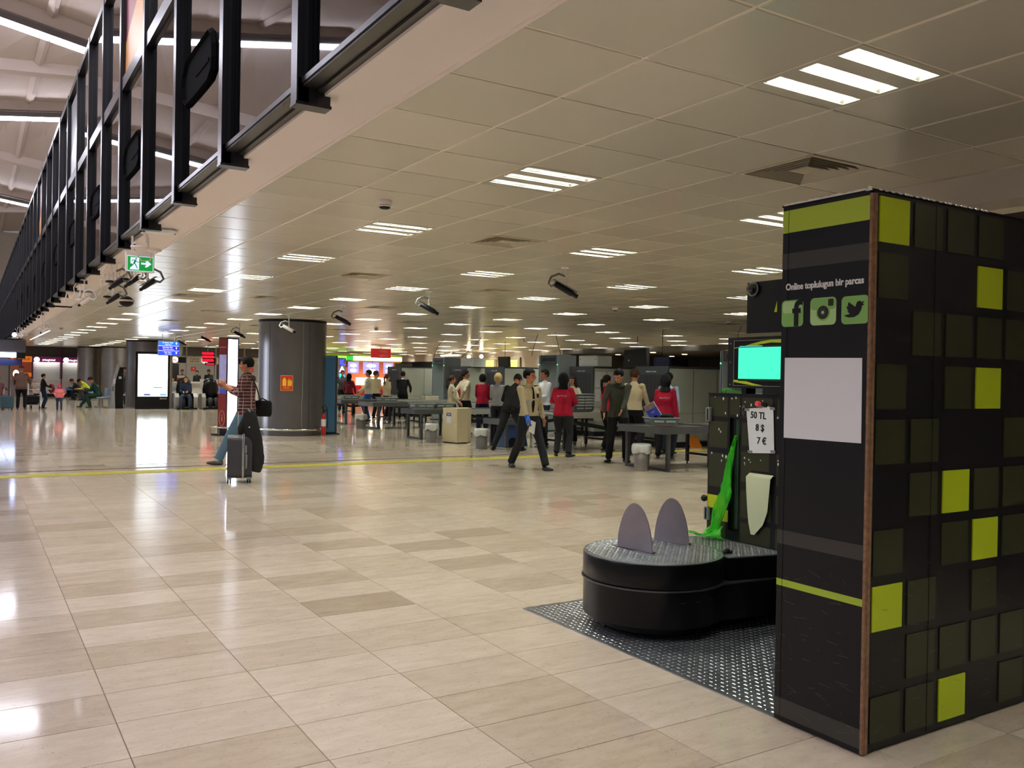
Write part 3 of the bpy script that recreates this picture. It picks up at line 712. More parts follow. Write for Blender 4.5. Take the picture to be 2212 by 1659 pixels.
    if hstyle == 'long': shell((0, -.015, .108), (.088, .108, .112), lambda p: (p.y > .035 and p.z < .14) or p.z < .0, 'hair', hair, lambda b: b.tube([HS((0, -.085, .10)), HS((0, -.12, .0)), HS((0, -.125, -.12)), HS((0, -.12, -.24))], [(.06*S, .03*S), (.075*S, .035*S), (.065*S, .03*S), (.03*S, .015*S)], 10, ref=Rh @ V(1, 0, 0)))
    if hstyle == 'pony': shell((0, -.012, .110), (.083, .102, .104), lambda p: (p.y > .045 and p.z < .14) or (p.z < .07 and p.y > -.02) or p.z < .03, 'hair', hair, lambda b: b.tube([HS((0, -.09, .12)), HS((0, -.14, .09)), HS((0, -.14, .0)), HS((0, -.125, -.13)), HS((0, -.12, -.2))], [.022*S, .032*S, .034*S, .024*S, .01*S], 10))
    if hstyle == 'cap':
        shell((0, -.012, .105), (.081, .100, .095), lambda p: p.y > .02 or p.z < .04, 'hair', hair)
        shell((0, -.008, .128), (.088, .108, .086), lambda p: p.z < .125, 'cap', GREY, lambda b: b.tube([HS((0, .08, .125)), HS((0, .155, .115))], [(.07*S, .008*S), (.05*S, .006*S)], 10, ref=Rh @ V(1, 0, 0)))
    if hstyle == 'beret':
        shell((0, -.012, .105), (.081, .100, .095), lambda p: p.y > .02 or p.z < .04, 'hair', HAIRG)
        shell((0, -.02, .135), (.095, .115, .075), lambda p: p.z < .115, 'cap', MAROON)
    if hstyle == 'hijab': shell((0, -.015, .085), (.104, .118, .145), lambda p: (p.y > .05 and -.01 < p.z < .15), 'headscarf', hair, lambda b: b.tube([HS((0, -.01, .0)), HS((0, -.02, -.06)), HS((0, -.03, -.12))], [(.088*S, .085*S), (.10*S, .09*S), (.135*S, .105*S)], 16, ref=Rh @ V(1, 0, 0)))
    if hstyle == 'hood': shell((0, -.012, .09), (.10, .115, .125), lambda p: (p.y > .045 and 0.0 < p.z < .15), 'hood', hair, lambda b: b.tube([HS((0, -.02, .0)), HS((0, -.03, -.06))], [(.085*S, .08*S), (.11*S, .09*S)], 14, ref=Rh @ V(1, 0, 0)))
    root['_k'] = k
    return root, dict(T=lambda *p: T(p)*S, HT=lambda *p: HT(p)*S, ends=[(a*S, b*S, c) for a, b, c in ends], sh=[q*S for q in sh], k=k, hz=hz)
V3 = Vector
def patch(root, J, fn, name, m, off=.0):
    """thin raised badge on the chest/back; fn gives local torso points"""
    pass
def tie(root, J, m=BLACK):
    T = J['T']; b = MB()
    pts = [T(0, .095, .50), T(0, .128, .44), T(0, .140, .33), T(0, .130, .20), T(0, .122, .08)]
    k = J['k']; b.tube(pts, [(.016*k, .012*k), (.016*k, .008*k), (.024*k, .007*k), (.03*k, .007*k), (.012*k, .005*k)], 8, ref=(1, 0, 0)); return b.build('tie', m, root)
def collar(root, J, m):
    T = J['T']; k = J['k']; MB().tube([T(0, -.008, .515), T(0, .0, .56)], [(.072*k, .075*k), (.062*k, .066*k)], 16, ref=(1, 0, 0)).build('collar', m, root)
def backprint(root, J, s, size=.042, lean=0):
    T = J['T']; o = T(0, -.128, .345); up = (T(0, 0, 1)-T(0, 0, 0)).normalized(); z = Vector((0, -1, 0)); z = (z-up*z.dot(up)).normalized(); x = Vector((1, 0, 0))
    M = Matrix.Translation(o) @ Matrix((x, up, z)).transposed().to_4x4()
    return text(s, size, M_white, root, M, 'back_lettering', ext=.004)
def band(root, c, r, z0, z1, m, name): return MB().lathe([(r, z0), (r, z1)], c[0], c[1], 16).build(name, m, root)
def badge(root, J, p, w, h, m, name='badge', nrm=(0, 1, 0)):
    T = J['T']; q = T(*p); k = J['k']
    return MB().box(q.x-w/2*k, q.x+w/2*k, q.y-.006, q.y+.006, q.z-h/2*k, q.z+h/2*k).build(name, m, root)
def armpatch(root, J, i, t, m, name='sleeve_patch'):
    a = J['sh'][i]; e = J['ends'][i][0]; c = a+(e-a)*t; s_ = -1 if i == 0 else 1
    b = MB().ball(c+V3((s_*.044, -.004, 0)), (.014, .03, .032), 10); return b.build(name, m, root)
N = .0085
# 1 traveller in plaid
r, J = person('tall man in a maroon plaid shirt and jeans behind the grey suitcase', (3.95, 14.75), -72, 1.86, PLAID, JEAN, SKIN2, shoe=SHOEB, feet=((-.12, .40), (.10, -.12)), fyaw=(6, -10), hands=((-.20, .27, 1.24), (.04, .33, 1.22)), elbow=((-.5, -.4, -1), (.9, -.2, -.7)), hem=.84, head=(0, 4), vox=N, sleeve=.35, bulk=1.02, armw=1.08)
k = J['k']
b = MB(); T = J['T']
b.tube([T(-.14, -.12, .50), T(.02, -.145, .32), T(.16, -.17, .10), T(.19, -.15, .08)], [(.02, .006)]*4, 8, ref=(0, 0, 1)); b.tube([T(-.14, -.12, .50), T(-.12, .04, .53), T(-.02, .135, .38), T(.12, .12, .12), T(.19, -.10, .08)], [(.018, .006)]*5, 8, ref=(0, 0, 1)); b.build('bag_strap', M_black, r)
b = MB(); q = T(.20, -.17, -.0)
b.tube([q+V3((0, -.17, 0)), q+V3((0, -.15, 0)), q+V3((0, .13, 0)), q+V3((0, .15, 0))], [(.10, .03), (.135, .06), (.135, .06), (.10, .03)], 14, ref=(0, 0, 1)); b.tube([q+V3((.03, -.10, .12)), q+V3((.04, 0, .17)), q+V3((.03, .08, .12))], .012, 6); b.build('shoulder_bag', cloth('bag_black', (26, 25, 27)), r)
# 2 walking guard
r, J = person('security guard in beige shirt and dark tie walking towards us with a white sheet', (8.03, 12.40), 146, 1.74, BEIGE, CHAR, SKIN2, feet=((-.09, .40), (.11, -.36)), fz=(0, 0.0), fyaw=(6, -14), hands=((-.31, -.02, .86), (.20, .27, .84)), elbow=((-.6, -1, 0), (.6, -1, 0)), head=(-32, 0), hem=.95, glove=None, vox=N)
tie(r, J); collar(r, J, BEIGE); T = J['T']
k = J['k']
for i, s_ in enumerate((-1, 1)):
    q = J['sh'][i]; MB().tube([q+V3((-s_*.06, 0, .048)), q+V3((s_*.02, 0, .052))], [(.032, .012), (.030, .010)], 8, ref=(0, 1, 0)).build('epaulette', mat('epaulette', (92, 52, 46), .7), r)
badge(r, J, (.085, .128, .36), .05, .02, mat('gold_badge', (212, 190, 110), .35, .6)); badge(r, J, (.09, .126, .24), .09, .05, LBLUE, 'name_patch'); badge(r, J, (-.09, .126, .36), .045, .07, M_black, 'badge')
armpatch(r, J, 1, .42, LBLUE)
el, wr, d = J['ends'][1]
b = MB(); b.ball(wr+d*.07, (.042, .03, .07), 12); sd = Vector((0, 1, 0))
for q in range(4): b.tube([wr+d*.10+sd*(.028-.018*q), wr+d*(.165-.006*abs(q-1))+sd*(.03-.018*q)+V3((-.015, 0, 0))], [.012, .0095], 6)
b.tube([wr+d*.03+sd*.03, wr+d*.10+sd*.05], [.014, .011], 6); b.tube([wr-d*.03, wr+d*.03], [.043, .036], 10); b.build('glove', M_glove, r)
p = wr+d*.12
sht = MB(); c = V3((p.x-.02, p.y+.01, p.z)); sht.add([c+V3((.0, .02, .06)), c+V3((.0, .16, .03)), c+V3((.0, .12, -.17)), c+V3((.0, -.05, -.13)), c+V3((.003, .02, .06)), c+V3((.003, .16, .03)), c+V3((.003, .12, -.17)), c+V3((.003, -.05, -.13))], [(0, 1, 2, 3), (7, 6, 5, 4), (0, 4, 5, 1), (2, 6, 7, 3)])
so = sht.build('paper_sheet', M_paper, None); so.matrix_world = Matrix.Translation(r.location) @ Matrix.Rotation(r.rotation_euler.z, 4, 'Z'); tag(so, 'white sheet held in the walking guard\'s blue-gloved hand', 'paper')
el, wr, d = J['ends'][1]
# 3 man bending
r, J = person('man in black suit bending over the trays, seen from behind, legs apart', (9.66, 15.62), 22, 1.76, BLACK, CHAR, SKIN2, hair=HAIRB, feet=((-.36, -.06), (.24, .05)), lean=30, hands=((-.16, .42, 1.0), (.24, .48, .98)), hem=.80, bulk=1.08, vox=.010, head=(0, 12))
# 4 red hijab
r, J = person('woman in crimson top and black headscarf, back to us, beside the tray stack', (9.93, 14.1), 14, 1.64, RED, CHAR, SKIN, hair=BLACK, hstyle='hijab', feet=((-.13, .0), (.15, -.06)), fyaw=(20, -38), hands=((-.05, .20, 1.14), (.10, .20, 1.06)), elbow=((-1, -.4, -.5), (1, -.5, -.5)), hem=.86, fem=True, bulk=1.26, armw=1.26, vox=N)
backprint(r, J, 'ten.sifma.lit')
# 5 man white shirt
r, J = person('man in white shirt with cropped hair standing behind the walking guard', (11.2, 16.65), -120, 1.74, WHITE, CHAR, SKIN2, hair=HAIRB, hstyle='short', hands=((-.1, .3, 1.1), (.1, .3, 1.1)), vox=.011)
# 6 staff with long hair
r, J = person('smiling woman with long brown hair reaching over the stack of trays', (12.05, 16.75), 200, 1.60, CREAM, BLACK, SKIN, hair=HAIRBR, hstyle='long', feet=((-.1, 0), (.12, .08)), hands=((-.30, .36, 1.12), (.2, .25, 1.05)), fem=True, glove=M_glove, vox=.011, head=(10, 0)); tie(r, J)
# 7 olive hoodie
r, J = person('young man in olive hoodie looking down at the tray on the near table', (10.22, 12.75), 172, 1.76, OLIVE, BLACK, SKIN, hair=HAIRB, feet=((-.15, .02), (.17, .10)), fyaw=(20, -30), lean=10, hands=((-.02, .36, .98), (.28, .22, .92)), head=(38, 24), hem=.86, vox=N)
T = J['T']; k = J['k']
MB().tube([T(-.10, -.05, .50), T(0, -.10, .50), T(.10, -.05, .50), T(.09, .06, .50), T(0, .10, .47), T(-.09, .06, .50)], .028, 8).build('hood', OLIVE, r)
# 8 staff on the phone
r, J = person('woman in crimson vest, hand at her ear, left behind the hoodie man', (11.55, 14.8), 60, 1.63, RED, BLACK, SKIN, hair=HAIRB, hstyle='pony', hands=((-.11, .10, 1.50), (.10, .3, 1.08)), elbow=((-1, .3, -.6), None), fem=True, vox=.011); armpatch(r, J, 0, .3, BEIGE); 
# 9 beige guard back
r, J = person('man in beige uniform shirt, back to us, right behind the hoodie man', (11.35, 13.65), 28, 1.76, BEIGE, BLACK, SKIN2, hair=HAIRBR, hands=((-.15, .35, 1.05), (.25, .2, .92)), vox=.010); armpatch(r, J, 1, .45, GREY)
# 10 red hijab 2
r, J = person('woman in crimson top and long black headscarf behind the table on the right', (11.55, 12.95), 8, 1.64, RED, BLACK, SKIN, hair=BLACK, hstyle='hijab', feet=((-.13, .0), (.14, -.04)), hands=(None, (.26, -.02, .84)), glove=M_glove, hem=.84, fem=True, bulk=1.2, armw=1.22, vox=N)
backprint(r, J, 'ten.sifma.lit')
# 11
r, J = person('man in light blue shirt half hidden behind the black headscarf on the right', (12.35, 13.75), 25, 1.70, LBLUE, NAVY, SKIN2, hair=HAIRB, vox=.011, hands=((-.1, .3, 1.1), (.24, -.02, .9)))
# 12..16 group by the second gate
r, J = person('young woman in cream shirt with dark ponytail facing right', (10.76, 20.35), 82, 1.58, CREAM, CHAR, SKIN, hair=HAIRBR, hstyle='pony', hands=((-.1, .2, .98), (.12, .2, .95)), fem=True, vox=.011); armpatch(r, J, 1, .5, GREY)
r, J = person('guard in cream shirt looking right with his hands behind his back', (11.27, 20.55), 62, 1.72, CREAM, BLACK, SKIN2, hair=HAIRB, hands=((-.08, -.17, .98), (.10, -.17, .98)), elbow=((-1, -.6, 0), (1, -.6, 0)), head=(25, 0), vox=.010); armpatch(r, J, 1, .55, GREY); collar(r, J, CREAM)
r, J = person('woman in crimson sweater with dark bobbed hair and white collar, back to us', (11.66, 20.3), 2, 1.62, RED, NAVY, SKIN, hair=HAIRB, hstyle='bob', hands=((-.1, .25, 1.0), (.15, .25, 1.0)), fem=True, hem=.90, vox=.011, bulk=1.04); collar(r, J, WHITE)
r, J = person('woman in crimson partly hidden behind the guard in cream', (11.47, 21.1), 80, 1.60, RED, CHAR, SKIN, hair=HAIRBR, hstyle='long', fem=True, vox=.012)
r, J = person('blonde woman in grey cardigan behind the bending man', (10.62, 17.75), 8, 1.64, GREY, CHAR, SKIN, hair=HAIRBL, hstyle='bob', hands=((-.1, .3, 1.05), (.15, .3, 1.0)), fem=True, vox=.012)
# 17..23 far group at the left lanes
r, J = person('man in black sweater with white collar standing alone at the dark curtain', (13.15, 28.6), 8, 1.71, BLACK, BLACK, SKIN2, hair=HAIRB, hands=((-.1, .25, 1.0), (.27, .1, 1.0)), vox=.012); collar(r, J, WHITE)
r, J = person('man in beige uniform shirt with his arms crossed looking right', (12.25, 28.9), 40, 1.71, BEIGE, BLACK, SKIN2, hair=HAIRBR, hands=((-.05, .22, 1.12), (.05, .22, 1.1)), head=(40, 0), vox=.012, armw=1.1)
r, J = person('woman in beige uniform shirt with long brown ponytail', (12.35, 28.15), 50, 1.60, BEIGE, BLACK, SKIN, hair=HAIRBR, hstyle='pony', hands=(None, (.24, -.08, .95)), fem=True, vox=.012)
r, J = person('man in cream shirt, tie and blue jacket sleeves facing left', (11.35, 27.4), -75, 1.73, CREAM, BLUEJ, SKIN2, hair=HAIRB, hands=((-.15, .28, 1.02), (.1, .3, .98)), vox=.012); tie(r, J); armpatch(r, J, 0, .35, BLUEJ)
r, J = person('woman in maroon top and black headscarf, back to us, at the far left table', (12.45, 32.0), 14, 1.60, MAROON, BLACK, SKIN, hair=BLACK, hstyle='hijab', feet=((-.15, 0), (.2, .1)), hands=((-.22, .2, .95), (.26, .1, .92)), fem=True, bulk=1.12, armw=1.15, vox=.012); backprint(r, J, 'ten.sifma', .036)
r, J = person('man in dark grey jacket facing us behind the woman in maroon', (13.4, 35.2), 178, 1.75, DGREY, BLACK, SKIN2, hair=HAIRB, vox=.013, hands=((-.25, .05, .9), (.22, .2, 1.0)))
r, J = person('man in black coat facing us at the left edge of the lanes', (11.9, 33.4), 172, 1.76, BLACK, BLACK, SKIN2, hair=HAIRB, vox=.013, hem=.75, hands=((-.1, .2, 1.0), (.26, .02, .9)))
# 24.. arrivals hall on the left
r, J = person('elderly man in brown jacket and flat cap, back to us, pushing a trolley', (1.72, 38.6), 6, 1.68, BROWN, BLACK, SKIN2, hair=HAIRG, hstyle='beret', feet=((-.12, 0), (.12, .1)), hands=((-.28, .3, 1.0), (.3, .3, 1.0)), hem=.80, bulk=1.2, armw=1.2, vox=.013, shoe=SHOEB)
r, J = person('boy in dark top holding a maroon jacket and facing right', (2.52, 39.5), 80, 1.38, BLACK, NAVY, SKIN, hair=HAIRB, hands=((-.1, .34, 1.1), (.12, .34, 1.05)), head=(0, 5), vox=.012)
T = J['T']; b = MB(); b.tube([T(-.1, .34, .26), T(0, .42, .22), T(.14, .46, .06), T(.16, .40, -.06), T(.02, .36, -.10), T(-.1, .30, 0.0)], [.05, .06, .055, .06, .05, .04], 8); b.build('held_jacket', MAROON, r)
r, J = person('small girl in pink padded jacket and hot pink hood walking towards us', (2.93, 37.3), 182, 1.0, PINK, DJEAN, SKIN, hair=HOT, hstyle='hood', feet=((-.13, .05), (.12, -.08)), hands=((-.24, .10, 1.0), (.24, .10, 1.0)), hem=.86, bulk=1.35, armw=1.35, vox=.009)
armpatch(r, J, 0, .7, HOT); armpatch(r, J, 1, .7, HOT)
r, J = person('woman in dusty rose sweater seated low at the left edge, back to us', (.93, 39.0), 10, 1.66, DUSK, BLACK, SKIN, hair=HAIRBR, hstyle='bob', seat=.42, feet=((-.15, .42), (.15, .42)), hands=((-.25, .3, .8), (.25, .3, .8)), bulk=1.15, vox=.013, hem=.86)
r, J = person('man in dark green jacket seated and bent forward, facing left', (4.62, 40.3), -84, 1.76, GREEN, GREEN, SKIN2, hair=HAIRB, seat=.44, lean=22, feet=((-.12, .30), (.14, .68)), hands=((-.08, .50, .78), (.10, .50, .76)), head=(0, 22), bulk=1.15, armw=1.15, vox=.013)
r, J = person('man in yellow and black jacket slumped forward on a seat', (5.30, 49.8), -100, 1.72, YEL, DGREY, SKIN2, hair=HAIRB, seat=.44, lean=42, feet=((-.12, .3), (.14, .4)), hands=((-.1, .55, .62), (.12, .55, .6)), head=(0, 30), vox=.014)
r, J = person('dark-haired person crouched beside the slumped man', (4.95, 50.4), -95, 1.66, CHAR, CHAR, SKIN2, hair=HAIRB, seat=.40, lean=40, feet=((-.12, .3), (.14, .4)), hands=((-.1, .6, .7), (.12, .6, .7)), vox=.014)
r, J = person('bearded man in navy sweater lying back in the massage chair', (7.72, 38.35), 180, 1.76, NAVY, DJEAN, SKIN, hair=HAIRB, seat=.46, lean=-14, feet=((-.16, .44), (.16, .44)), hands=((-.08, .22, .72), (.10, .22, .72)), head=(0, -6), vox=.012, shoe=SHOE, bulk=1.05)
r, J = person('person in pale grey top seated behind an upright grey suitcase', (8.15, 43.5), 180, 1.66, GREY, GREY, SKIN, hair=HAIRB, seat=.46, feet=((-.15, .42), (.15, .42)), vox=.014)
r, J = person('clerk in black suit standing behind the check-in counter under number 5', (10.78, 47.8), -160, 1.72, BLACK, BLACK, SKIN2, hair=HAIRB, hands=((-.1, .3, 1.15), (.1, .3, 1.15)), head=(0, 20), vox=.014)
r, J = person('dark-clothed person leaning at the check-in desk under number 4', (9.72, 49.2), 160, 1.70, DGREY, BLACK, SKIN2, hair=HAIRB, vox=.015)
r, J = person('seated clerk in dark jacket behind the check-in desk', (10.9, 51.2), -150, 1.66, CHAR, BLACK, SKIN2, hair=HAIRB, vox=.015)
r, J = person('dark-haired passenger looking left between steel column and dark column', (6.38, 45.3), -95, 1.74, DGREY, DGREY, SKIN2, hair=HAIRB, hands=((-.1, .35, 1.1), (.1, .35, 1.1)), vox=.014, head=(0, 15))
# ================================================================== CHECKPOINT
M_xray = mat('scanner_panel', (184, 190, 180), .42, .2, var=.04, vs=1.5); M_xdark = mat('scanner_dark', (52, 56, 60), .45, .2); M_curt = mat('lead_curtain', (30, 32, 36), .55)
M_tabl = mat('table_steel', (84, 86, 88), .38, .55); M_legs = mat('leg_steel', (66, 68, 70), .4, .5)
def scanner(y0, w, x0, L, top, n, label, papers=False):
    t = thing('baggage_scanner', label, 'scanner', (x0, y0, 0))
    MB().box(.02, L, 0, w, .42, top-.05).box(.10, L-.1, .06, w-.06, .10, .42).build('housing', M_xray, t)
    MB().box(-.01, L, -.005, w+.005, top-.05, top).build('top_trim', M_xdark, t)
    b = MB().box(-.02, .02, 0, .10, .42, top-.05).box(-.02, .02, w-.10, w, .42, top-.05).box(-.02, .02, .10, w-.10, top-.19, top-.05).box(-.02, .02, .1, w-.1, .42, .72); b.build('tunnel_frame', M_xdark, t)
    c = MB(); m = 14
    for i in range(m):
        y = .10+(w-.20)*i/m; c.box(-.012-.004*(i % 2), -.006-.004*(i % 2), y, y+(w-.2)/m*1.05, .82, top-.19)
    c.build('lead_curtain', M_curt, t)
    text('DIKKAT X-RAY', .045, M_white, t, MX(-.022, w/2, top-.125), sx=1.2)
    for k in range(1, 3): MB().box(L*k/3-.004, L*k/3+.004, -.006, 0, .42, top-.06).build('panel_seam', M_xdark, t)
    MB().box(.1, L*.62, -.006, 0, .78, .785).build('panel_seam', M_xdark, t)
    MB().box(0, L, -.02, w+.02, .0, .12).build('plinth', M_black, t)
    if papers:
        for (a, b0, z, h) in ((.05, .42, 1.32, .42), (.46, .70, 1.42, .32), (.05, .24, .95, .33), (.26, .44, .95, .33), (.50, .60, 1.0, .25)):
            MB().box(a, b0, -.008, -.006, z, z+h).build('paper', M_paper, t)
        for i in range(6): MB().box(.27, .40, -.0095, -.008, 1.40+.045*i, 1.41+.045*i).build('printed_line', M_mgrey, t)
    return t
scanner(15.1, 1.15, 13.55, 2.3, 1.86, 4, 'grey baggage scanner with black curtain behind the woman in black headscarf on the right')
scanner(18.9, 1.1, 14.3, 2.2, 1.88, 3, 'baggage scanner with papers taped to its side behind the tray stack', True)
scanner(23.3, 1.15, 14.15, 2.1, 1.88, 2, 'baggage scanner behind the blonde woman and the bending man')
scanner(25.8, 1.15, 14.2, 2.1, 1.90, 1, 'dark-ended baggage scanner behind the young woman with ponytail')
scanner(30.5, 1.25, 13.95, 2.9, 1.90, 0, 'baggage scanner with draped curtain behind the man standing alone')
scanner(11.05, 1.15, 14.6, 2.2, 1.86, 5, 'baggage scanner at the end of the nearest lane, hidden by the kiosk')
for yy, xx, lb in ((18.95, 14.45, 'white equipment box on top of the scanner with taped papers'), (25.65, 14.35, 'white equipment box on top of the dark-ended scanner')):
    t = thing('equipment_box', lb, 'box', (xx, yy, 1.885)); MB().bbox(0, .5, 0, .85, 0, .28, .01).build('body', mat('box_white', (238, 244, 246), .4), t)
    MB().box(-.005, .505, .02, .83, .27, .30).build('lid', M_white, t)
    for y in (.08, .76): MB().tube([(-.004, y, .2), (.002, y, .2)], .018, 10).build('screw', M_mgrey, t)
def gate(y0, y1, x0, label):
    t = thing('metal_detector', label, 'metal detector', (x0, y0, 0)); w = y1-y0
    for y in (0, w-.07):
        MB().bbox(0, .62, y, y+.07, 0, 2.2, .012).build('side_panel', mat('gate_grey', (160, 170, 176), .35, .3), t)
        MB().box(-.004, 0, y+.005, y+.03, .02, 2.18).build('edge_strip', M_xdark, t)
        MB().ball((-.006, y+.035, 1.93), .016, 10).build('indicator_light', em('led_green', (60, 255, 150), 6), t)
        MB().box(-.03, .68, y-.04, y+.11, 0, .03).build('foot', M_black, t)
    MB().bbox(.02, .60, .07, w-.07, 1.98, 2.2, .01).build('header_box', M_xdark, t)
    MB().box(.015, .02, .2, w-.2, 2.03, 2.12).build('display', M_black, t)
    MB().box(.05, .5, .1, w-.1, 2.2, 2.225).build('top_tray', M_white, t)
gate(20.15, 21.15, 14.0, 'walk-through metal detector with green lights behind the walking guard')
gate(27.05, 28.0, 14.0, 'walk-through metal detector left of the young woman with ponytail')
gate(12.95, 13.95, 14.0, 'walk-through metal detector beside the wrapping machine')
# roller tables and belts
def table(x0, x1, y0, y1, z, label, rollers=True, g=None):
    t = thing('roller_table', label, 'table', (x0, y0, 0)); L, w = x1-x0, y1-y0
    b = MB().box(0, L, 0, .025, z-.12, z).box(0, L, w-.025, w, z-.12, z).box(0, .025, .025, w-.025, z-.12, z).box(L-.025, L, .025, w-.025, z-.12, z); b.build('frame', M_tabl, t)
    MB().box(.025, L-.025, .025, w-.025, z-.05, z-.02).build('top_plate', mat('plate_steel', (120, 120, 122), .28, .8), t)
    for x in (.16, L-.2):
        for y in (.02, w-.08): MB().box(x, x+.06, y, y+.06, .0 if x < .2 else .03, z-.12).build('leg', M_legs, t)
    MB().box(.16, .22, .08, w-.08, .0, .05).build('floor_bar', M_legs, t)
    return t
def belt(x0, x1, y0, y1, z, label):
    t = thing('conveyor', label, 'conveyor', (x0, y0, 0)); L, w = x1-x0, y1-y0
    MB().box(0, L, 0, .04, z-.13, z).box(0, L, w-.04, w, z-.13, z).build('side_rail', mat('rail_steel', (176, 178, 170), .4, .25), t)
    MB().box(.0, L, .04, w-.04, z-.04, z-.01).build('belt', M_curt, t)
    MB().tube([(.0, .04, z-.045), (.0, w-.04, z-.045)], .035, 12).build('end_roller', M_alu, t)
    n = max(2, int(L/1.3)+1)
    for i in range(n):
        x = .2+(L-.4)*i/(n-1)
        for y in (.03, w-.08): MB().box(x-.025, x+.025, y, y+.05, .05, z-.13).tube([(x, y+.025, 0), (x, y+.025, .06)], .014, 8).build('leg', M_black, t)
        MB().box(x-.02, x+.02, .08, w-.08, .18, .22).build('cross_bar', M_black, t)
    MB().tube([(.1, .055, z-.16), (L*.5, .055, z-.38), (L-.1, .055, z-.2)], [(.02, .05)]*3, 6, ref=(0, 1, 0)).build('belt_return', M_black, t)
    return t
table(9.80, 11.12, 11.06, 12.22, .75, 'grey steel table with a tray on it at the nearest lane end')
belt(11.15, 14.55, 11.15, 12.15, .74, 'conveyor running right from the nearest table')
belt(10.55, 13.5, 15.15, 16.2, .82, 'conveyor carrying the tray stack behind the woman in crimson')
table(9.85, 10.5, 16.35, 17.1, .62, 'low table partly hidden behind the bending man')
table(9.1, 10.35, 19.05, 19.9, .74, 'table with two trays behind the cream lectern')
belt(10.4, 14.3, 19.05, 19.9, .74, 'conveyor behind the cream lectern leading to the papered scanner')
table(9.75, 11.05, 23.2, 24.3, .77, 'grey steel table with one tray, in front of the beige uniforms')
belt(11.1, 14.1, 23.3, 24.3, .76, 'long conveyor running right from the table in front of the beige uniforms')
table(9.75, 11.2, 25.7, 26.8, .77, 'grey steel table with one tray at the left, by the blue column')
belt(11.25, 14.2, 25.8, 26.8, .77, 'conveyor running right from the leftmost steel table')
belt(10.2, 13.9, 30.55, 31.6, .77, 'farthest conveyor leading to the scanner with draped curtain')
table(8.9, 10.1, 30.5, 31.5, .74, 'farthest steel table by the blue column')
# trays
def tray_meshes():
    L, W, Hh, t_ = .56, .40, .13, .008
    def ring(l, w_, z): return [(-l/2, -w_/2, z), (l/2, -w_/2, z), (l/2, w_/2, z), (-l/2, w_/2, z)]
    b = MB(); rs = ring(L*.82, W*.80, 0)+ring(L*.95, W*.94, Hh)+ring(L*.95-t_*2, W*.94-t_*2, Hh)+ring(L*.82-t_*2, W*.80-t_*2, t_)
    fs = [(3, 2, 1, 0), (12, 13, 14, 15)]
    for k in range(3):
        for i in range(4): fs.append((k*4+i, k*4+(i+1) % 4, k*4+4+(i+1) % 4, k*4+4+i))
    b.add(rs, fs)
    r = MB(); rs = ring(L*.95-.01, W*.94-.01, Hh-.006)+ring(L, W, Hh-.006)+ring(L, W, Hh+.006)+ring(L*.95-.01, W*.94-.01, Hh+.006)
    fs = []
    for k in range(4):
        for i in range(4): fs.append((k*4+i, k*4+(i+1) % 4, ((k+1) % 4)*4+(i+1) % 4, ((k+1) % 4)*4+i))
    r.add(rs, fs)
    g = MB().box(-L*.34, -L*.04, -W*.47, -W*.44, .055, .085).box(L*.04, L*.34, -W*.47, -W*.44, .055, .085).box(-L*.49, -L*.45, -.09, .09, .06, .09)
    return b.mesh('basin', M_tray), r.mesh('rim', mat('tray_rim', (176, 186, 184), .4)), g.mesh('handle_recess', mat('tray_rim', (0, 0, 0)))
TM = tray_meshes()
def tray(x, y, z, rz, label, group=None):
    t = thing('tray', label, 'tray', (x, y, z), rz, group)
    for me in TM:
        c = bpy.data.objects.new(me.name.split('.')[0], me); COL.objects.link(c); c.parent = t
    return t
tray(10.28, 11.62, .752, -.35, 'pale grey tray with a jacket and magazine in it on the nearest table')
for i, nm in enumerate(('bottom', 'second', 'third', 'fourth', 'fifth', 'top')):
    if i < 5: tray(11.45, 15.62, .825+.062*i, .02*i-.05, 'grey tray, %s of the stack on the conveyor behind the woman in crimson' % ('topmost' if i == 4 else nm), 'stacked trays on the conveyor')
tray(9.42, 19.35, .745, .1, 'grey tray left of two on the table behind the cream lectern'); tray(10.0, 19.4, .745, -.1, 'grey tray right of two on the table behind the cream lectern')
tray(10.35, 23.6, .775, .2, 'upturned-looking grey tray on the table in front of the beige uniforms'); tray(10.2, 26.1, .775, -.1, 'grey tray on the leftmost steel table')
tray(13.0, 28.0, .6, 0, 'small dark tray beside the man standing alone') if False else None
b = MB(); b.ball((10.44, 11.66, .90), (.16, .10, .05), 12).ball((10.34, 11.58, .905), (.10, .09, .04), 10).tube([(10.2, 11.7, .88), (10.36, 11.72, .93), (10.54, 11.60, .885)], .035, 8); 
tag(b.build('jacket', BLACK), 'crumpled black jacket lying in the tray on the nearest table', 'jacket')
mg = thing('magazine', 'blue magazine with a photo cover held over the tray', 'magazine', (10.12, 11.78, .93))
Mg = Matrix.Rotation(math.radians(-33), 4, 'Z') @ Matrix.Rotation(math.radians(-12), 4, 'X') @ Matrix.Rotation(math.radians(-30), 4, 'Y')
for nm, bx, m in (('pages', (-.005, .205, -.004, .004, -.12, .16), M_paper), ('cover', (-.01, .19, -.008, -.004, -.125, .06), mat('cover_blue', (32, 46, 150), .35)), ('cover_photo', (-.01, .19, -.008, -.004, .06, .155), mat('cover_photo', (120, 104, 104), .4, var=.3, vs=20))):
    o = MB().box(*bx).build(nm, m, mg); o.data.transform(Mg)
text('Gate', .035, M_white, mg, Mg @ MY(.09, -.0095, .0))
tb = thing('tissue_box', 'cream cardboard box with small teal packets on the conveyor left of the metal detector', 'box', (12.9, 26.25, .752))
MB().bbox(0, .5, 0, .3, 0, .13, .008).build('body', CREAM, tb); MB().box(.05, .2, .08, .22, .13, .18).box(.22, .3, .08, .2, .13, .17).build('packet', mat('teal_packet', (120, 180, 176), .5), tb)
